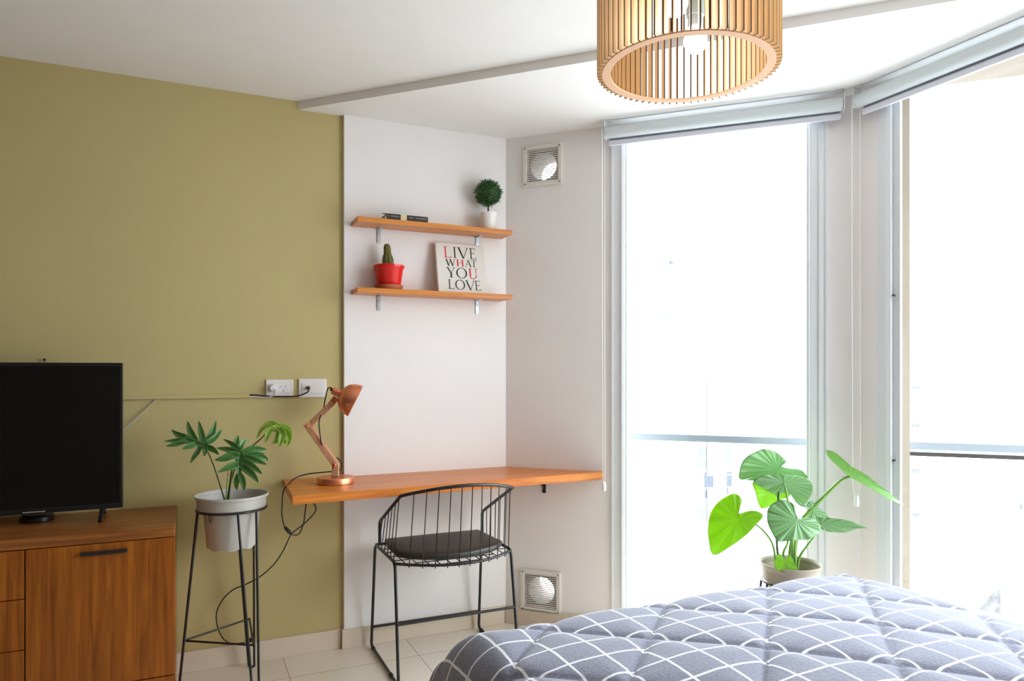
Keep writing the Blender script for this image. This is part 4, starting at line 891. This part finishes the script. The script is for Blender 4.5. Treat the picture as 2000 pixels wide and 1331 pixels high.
def heart(outline, att, Y, tx, ty, bow, m, ripple=.004):
    b = nb(); uvl = b.loops.layers.uv.new('UVMap'); ol = catmull([Vector((x, y, 0)) for x, y in outline], 5, closed=True); n = len(ol); A = Vector((att[0], att[1], 0))
    fr_ = [.0, .2, .4, .6, .8, .93, 1.0]; rings = []
    for f in fr_:
        ring = []
        for k, p in enumerate(ol):
            q = A + (p - A) * f; dxy = q - A
            yy = Y + tx * dxy.x / 1000 + ty * dxy.y / 1000 + bow * (dxy.length / 250) ** 2 + ripple * f * f * math.sin(k / n * 2 * PI * 11)
            ring.append(b.verts.new(P2(q.x, q.y, yy))); 
            if f == 0: break
        rings.append(ring)
    for ri, (a, c) in enumerate(zip(rings, rings[1:])):
        for k in range(n):
            k2 = (k + 1) % n
            vv = [(a[0], fr_[ri], k), (c[k], fr_[ri + 1], k), (c[k2], fr_[ri + 1], k + 1)] if len(a) == 1 else [(a[k], fr_[ri], k), (c[k], fr_[ri + 1], k), (c[k2], fr_[ri + 1], k + 1), (a[k2], fr_[ri], k + 1)]
            f_ = b.faces.new([q[0] for q in vv])
            for lp, q in zip(f_.loops, vv): lp[uvl].uv = (q[1], q[2] / n * 2 * PI)
    return mk('leaf', b, m, al, smooth=60, solid=.0007)
YA = 2.83
heart([(378, 604), (396, 540), (400, 500), (372, 466), (330, 462), (240, 515), (182, 590), (160, 680), (163, 800), (200, 907), (330, 838), (440, 757), (510, 682), (556, 628), (530, 594), (460, 584)], (368, 645), YA - .05, -.25, -.1, .03, M['alo_y'])
heart([(383, 352), (386, 290), (405, 235), (445, 190), (520, 150), (580, 138), (650, 160), (700, 200), (726, 236), (696, 232), (690, 262), (740, 278), (820, 285), (862, 318), (874, 350), (790, 356), (690, 345), (600, 348), (500, 366), (430, 364)], (660, 285), YA + .05, .25, .5, .02, M['alo'])
heart([(485, 372), (560, 330), (700, 325), (840, 340), (905, 385), (912, 450), (880, 510), (850, 548), (790, 520), (745, 462), (640, 462), (570, 430), (520, 400)], (705, 385), YA + .02, .1, .6, .02, M['alo'])
heart([(478, 384), (520, 392), (560, 420), (610, 452), (700, 440), (745, 450), (748, 482), (690, 505), (620, 545), (540, 566), (505, 470)], (640, 450), YA + .09, .3, .2, .02, M['alo_y'])
heart([(584, 620), (592, 570), (630, 530), (690, 507), (745, 515), (785, 550), (798, 610), (812, 636), (880, 634), (940, 656), (972, 700), (960, 745), (890, 790), (800, 798), (720, 806), (660, 806), (640, 780), (612, 730), (588, 670)], (800, 662), YA - .10, .0, -.25, .025, M['alo'])
heart([(780, 515), (850, 548), (905, 512), (950, 560), (1010, 605), (1030, 640), (960, 640), (900, 640), (870, 620), (900, 570), (830, 552)], (920, 580), YA + .03, .2, .3, .01, M['alo'])
heart([(1012, 150), (1062, 158), (1115, 195), (1200, 268), (1300, 325), (1400, 405), (1480, 465), (1568, 545), (1480, 508), (1390, 458), (1270, 388), (1190, 345), (1085, 252), (1030, 200)], (1190, 318), YA + .0, .5, -1.2, .01, M['alo_e'], .002)
heart([(938, 640), (1000, 634), (1070, 640), (1180, 656), (1240, 680), (1312, 708), (1230, 716), (1150, 742), (1040, 738), (985, 722), (955, 690)], (975, 680), YA - .03, -.15, .5, .01, M['alo'])
heart([(640, 955), (655, 912), (678, 896), (705, 925), (716, 938), (735, 905), (762, 922), (785, 975), (805, 1028), (775, 1042), (720, 1034), (675, 1020), (646, 1000)], (716, 955), YA - .10, .0, .1, .0, M['alo_y'], .001)
def pet(pts, r0=.0055, r1=.003, m='petiole'): return stemtube([P2(*p) for p in pts], r0, r1, M[m], 'petiole', al)
pet([(655, 1040, YA), (645, 930, YA - .02), (625, 830, YA - .03), (580, 755, YA - .035), (510, 690, YA - .04), (400, 640, YA - .045)])
pet([(690, 1030, YA + .01), (660, 880, YA + .02), (655, 700, YA + .04), (668, 440, YA + .062), (664, 330, YA + .085)], m='petiole_d')
pet([(770, 1030, YA), (770, 850, YA - .01), (750, 620, YA), (725, 460, YA + .01), (705, 380, YA + .018)], .008)
pet([(690, 1000, YA + .02), (705, 880, YA + .03), (735, 800, YA + .05), (720, 600, YA + .07), (640, 450, YA + .088)])
pet([(790, 1030, YA - .01), (785, 900, YA - .04), (790, 780, YA - .07), (800, 665, YA - .098)], .007)
pet([(775, 1030, YA + .01), (790, 850, YA + .02), (820, 680, YA + .03), (900, 580, YA + .03), (1000, 480, YA + .02), (1080, 400, YA + .01), (1130, 358, YA), (1190, 335, YA)], .009, .0055)
pet([(800, 1020, YA - .01), (820, 920, YA - .02), (880, 830, YA - .03), (940, 750, YA - .03), (975, 685, YA - .03)], .006)
pet([(700, 1030, YA - .03), (712, 990, YA - .07), (716, 955, YA - .098)], .004)
pet([(760, 1030, YA + .02), (750, 930, YA + .02), (760, 800, YA + .02)], .012, .006)

# ------------------------------------------------------------------ outside: handrail and far buildings
ra, rb = .45, 4.8; ro = -.40
hr = thing('balcony_handrail', 'grey metal balcony handrail beyond the windows', 'railing', B(1.5, ro, -.06))
b = nb(); boxf(b, B, ra, rb, ro, ro - .05, .908, .946); mk('top_rail', b, M['rail'], hr, bevel=.006)
b = nb(); boxf(b, B, ra, rb, ro - .02, ro - .028, -.058, .907); mk('glass_panel', b, M['glass'], hr)
b = nb(); boxf(b, B, t_of(1765, ro), rb, ro - .012, ro - .036, .878, .896); mk('glazing_channel', b, M['raildark'], hr)
def building(label, xs, Y0, ztop, wins, extra=(), rot_=0, dep=12):
    c = at((xs[0] + xs[1]) / 2, 700, Y0); bg_ = thing('apartment_building', label, 'building', (c.x, Y0, -25), 'apartment blocks far outside')
    x0 = (xs[0] - CX) / F * Y0; x1 = (xs[1] - CX) / F * Y0
    b = nb(); hexa(b, [(x0, Y0, -25), (x1, Y0, -25), (x1 + dep * .25, Y0 + dep, -25), (x0 + dep * .25, Y0 + dep, -25), (x0, Y0, ztop), (x1, Y0, ztop), (x1 + dep * .25, Y0 + dep, ztop), (x0 + dep * .25, Y0 + dep, ztop)]); mk('wall', b, M['bldg'], bg_)
    for (a0, a1, y0, y1, mm) in wins:
        p0, p1 = at(a0, y0, Y0), at(a1, y1, Y0); b = nb(); obox(b, ((p0.x + p1.x) / 2, Y0 - .02, (p0.z + p1.z) / 2), Vector(((p1.x - p0.x) / 2, 0, 0)), Vector((0, .04, 0)), Vector((0, 0, (p0.z - p1.z) / 2))); mk('window' if mm != 'brail' else 'downpipe', b, M[mm], bg_)
building('pale apartment block seen through the window by the desk, straight below its handrail', (1350, 1445), 42, H + 12, [
    (1379, 1381, 746, 1022, 'brail'), (1384, 1399, 748, 790, 'bwin_l'), (1418, 1427, 750, 790, 'bwin_l'), (1362, 1378, 873, 893, 'bwin_l'), (1362, 1378, 898, 914, 'bwin_l'), (1418, 1427, 871, 891, 'bwin_l'), (1418, 1427, 895, 911, 'bwin_l'),
    (1375, 1379, 923, 952, 'bwin'), (1382, 1393, 930, 952, 'bwin'), (1419, 1429, 922, 926, 'bwin'), (1419, 1429, 929, 950, 'bwin'), (1376, 1380, 958, 973, 'bwin'), (1419, 1422, 953, 966, 'bwin'), (1363, 1379, 990, 1012, 'bwin_l')])
building('taller pale apartment block seen high through the window by the desk', (1250, 1338), 60, H + 15, [
    (1308, 1320, 441, 464, 'bwin_l'), (1288, 1297, 478, 485, 'bwin_l'), (1288, 1297, 490, 496, 'bwin_l'), (1303, 1309, 503, 515, 'bwin_l'), (1308, 1315, 511, 516, 'bwin'), (1260, 1265, 413, 427, 'bwin_l'), (1287, 1298, 411, 421, 'bwin_l'),
    (1290, 1312, 612, 620, 'bwin_l'), (1290, 1300, 640, 646, 'bwin_l'), (1312, 1322, 655, 660, 'bwin_l')])
building('pale apartment block with tiny balcony rails seen through the window nearest the bed', (1768, 1985), 55, H + 3.1, [
    (1780, 1796, 755, 756.5, 'bwin'), (1780, 1796, 829, 830.5, 'bwin'), (1780, 1797, 917, 918.5, 'bwin'), (1781, 1798, 1003, 1004.5, 'bwin')] + [(1781 + 4 * k, 1782.2 + 4 * k, y, y + 7, 'bwin') for k in range(4) for y in (756, 830, 918, 1004)] + [(1993, 1996, 985, 995, 'bwin')])
b = nb(); p0, p1, p2 = at(1912, 1192, 30), at(1955, 1140, 30), at(1955, 1200, 30); v = [b.verts.new(p) for p in (p0, p1, p2)] + [b.verts.new(p + Vector((2, 4, 0))) for p in (p0, p1, p2)]
b.faces.new(v[:3]); b.faces.new(v[3:]); [b.faces.new([v[i], v[(i + 1) % 3], v[3 + (i + 1) % 3], v[3 + i]]) for i in range(3)]
mk('gable_roof', b, M['broof'], label='weathered grey gable of a low roof far below the window nearest the bed', cat='roof', origin=p0)
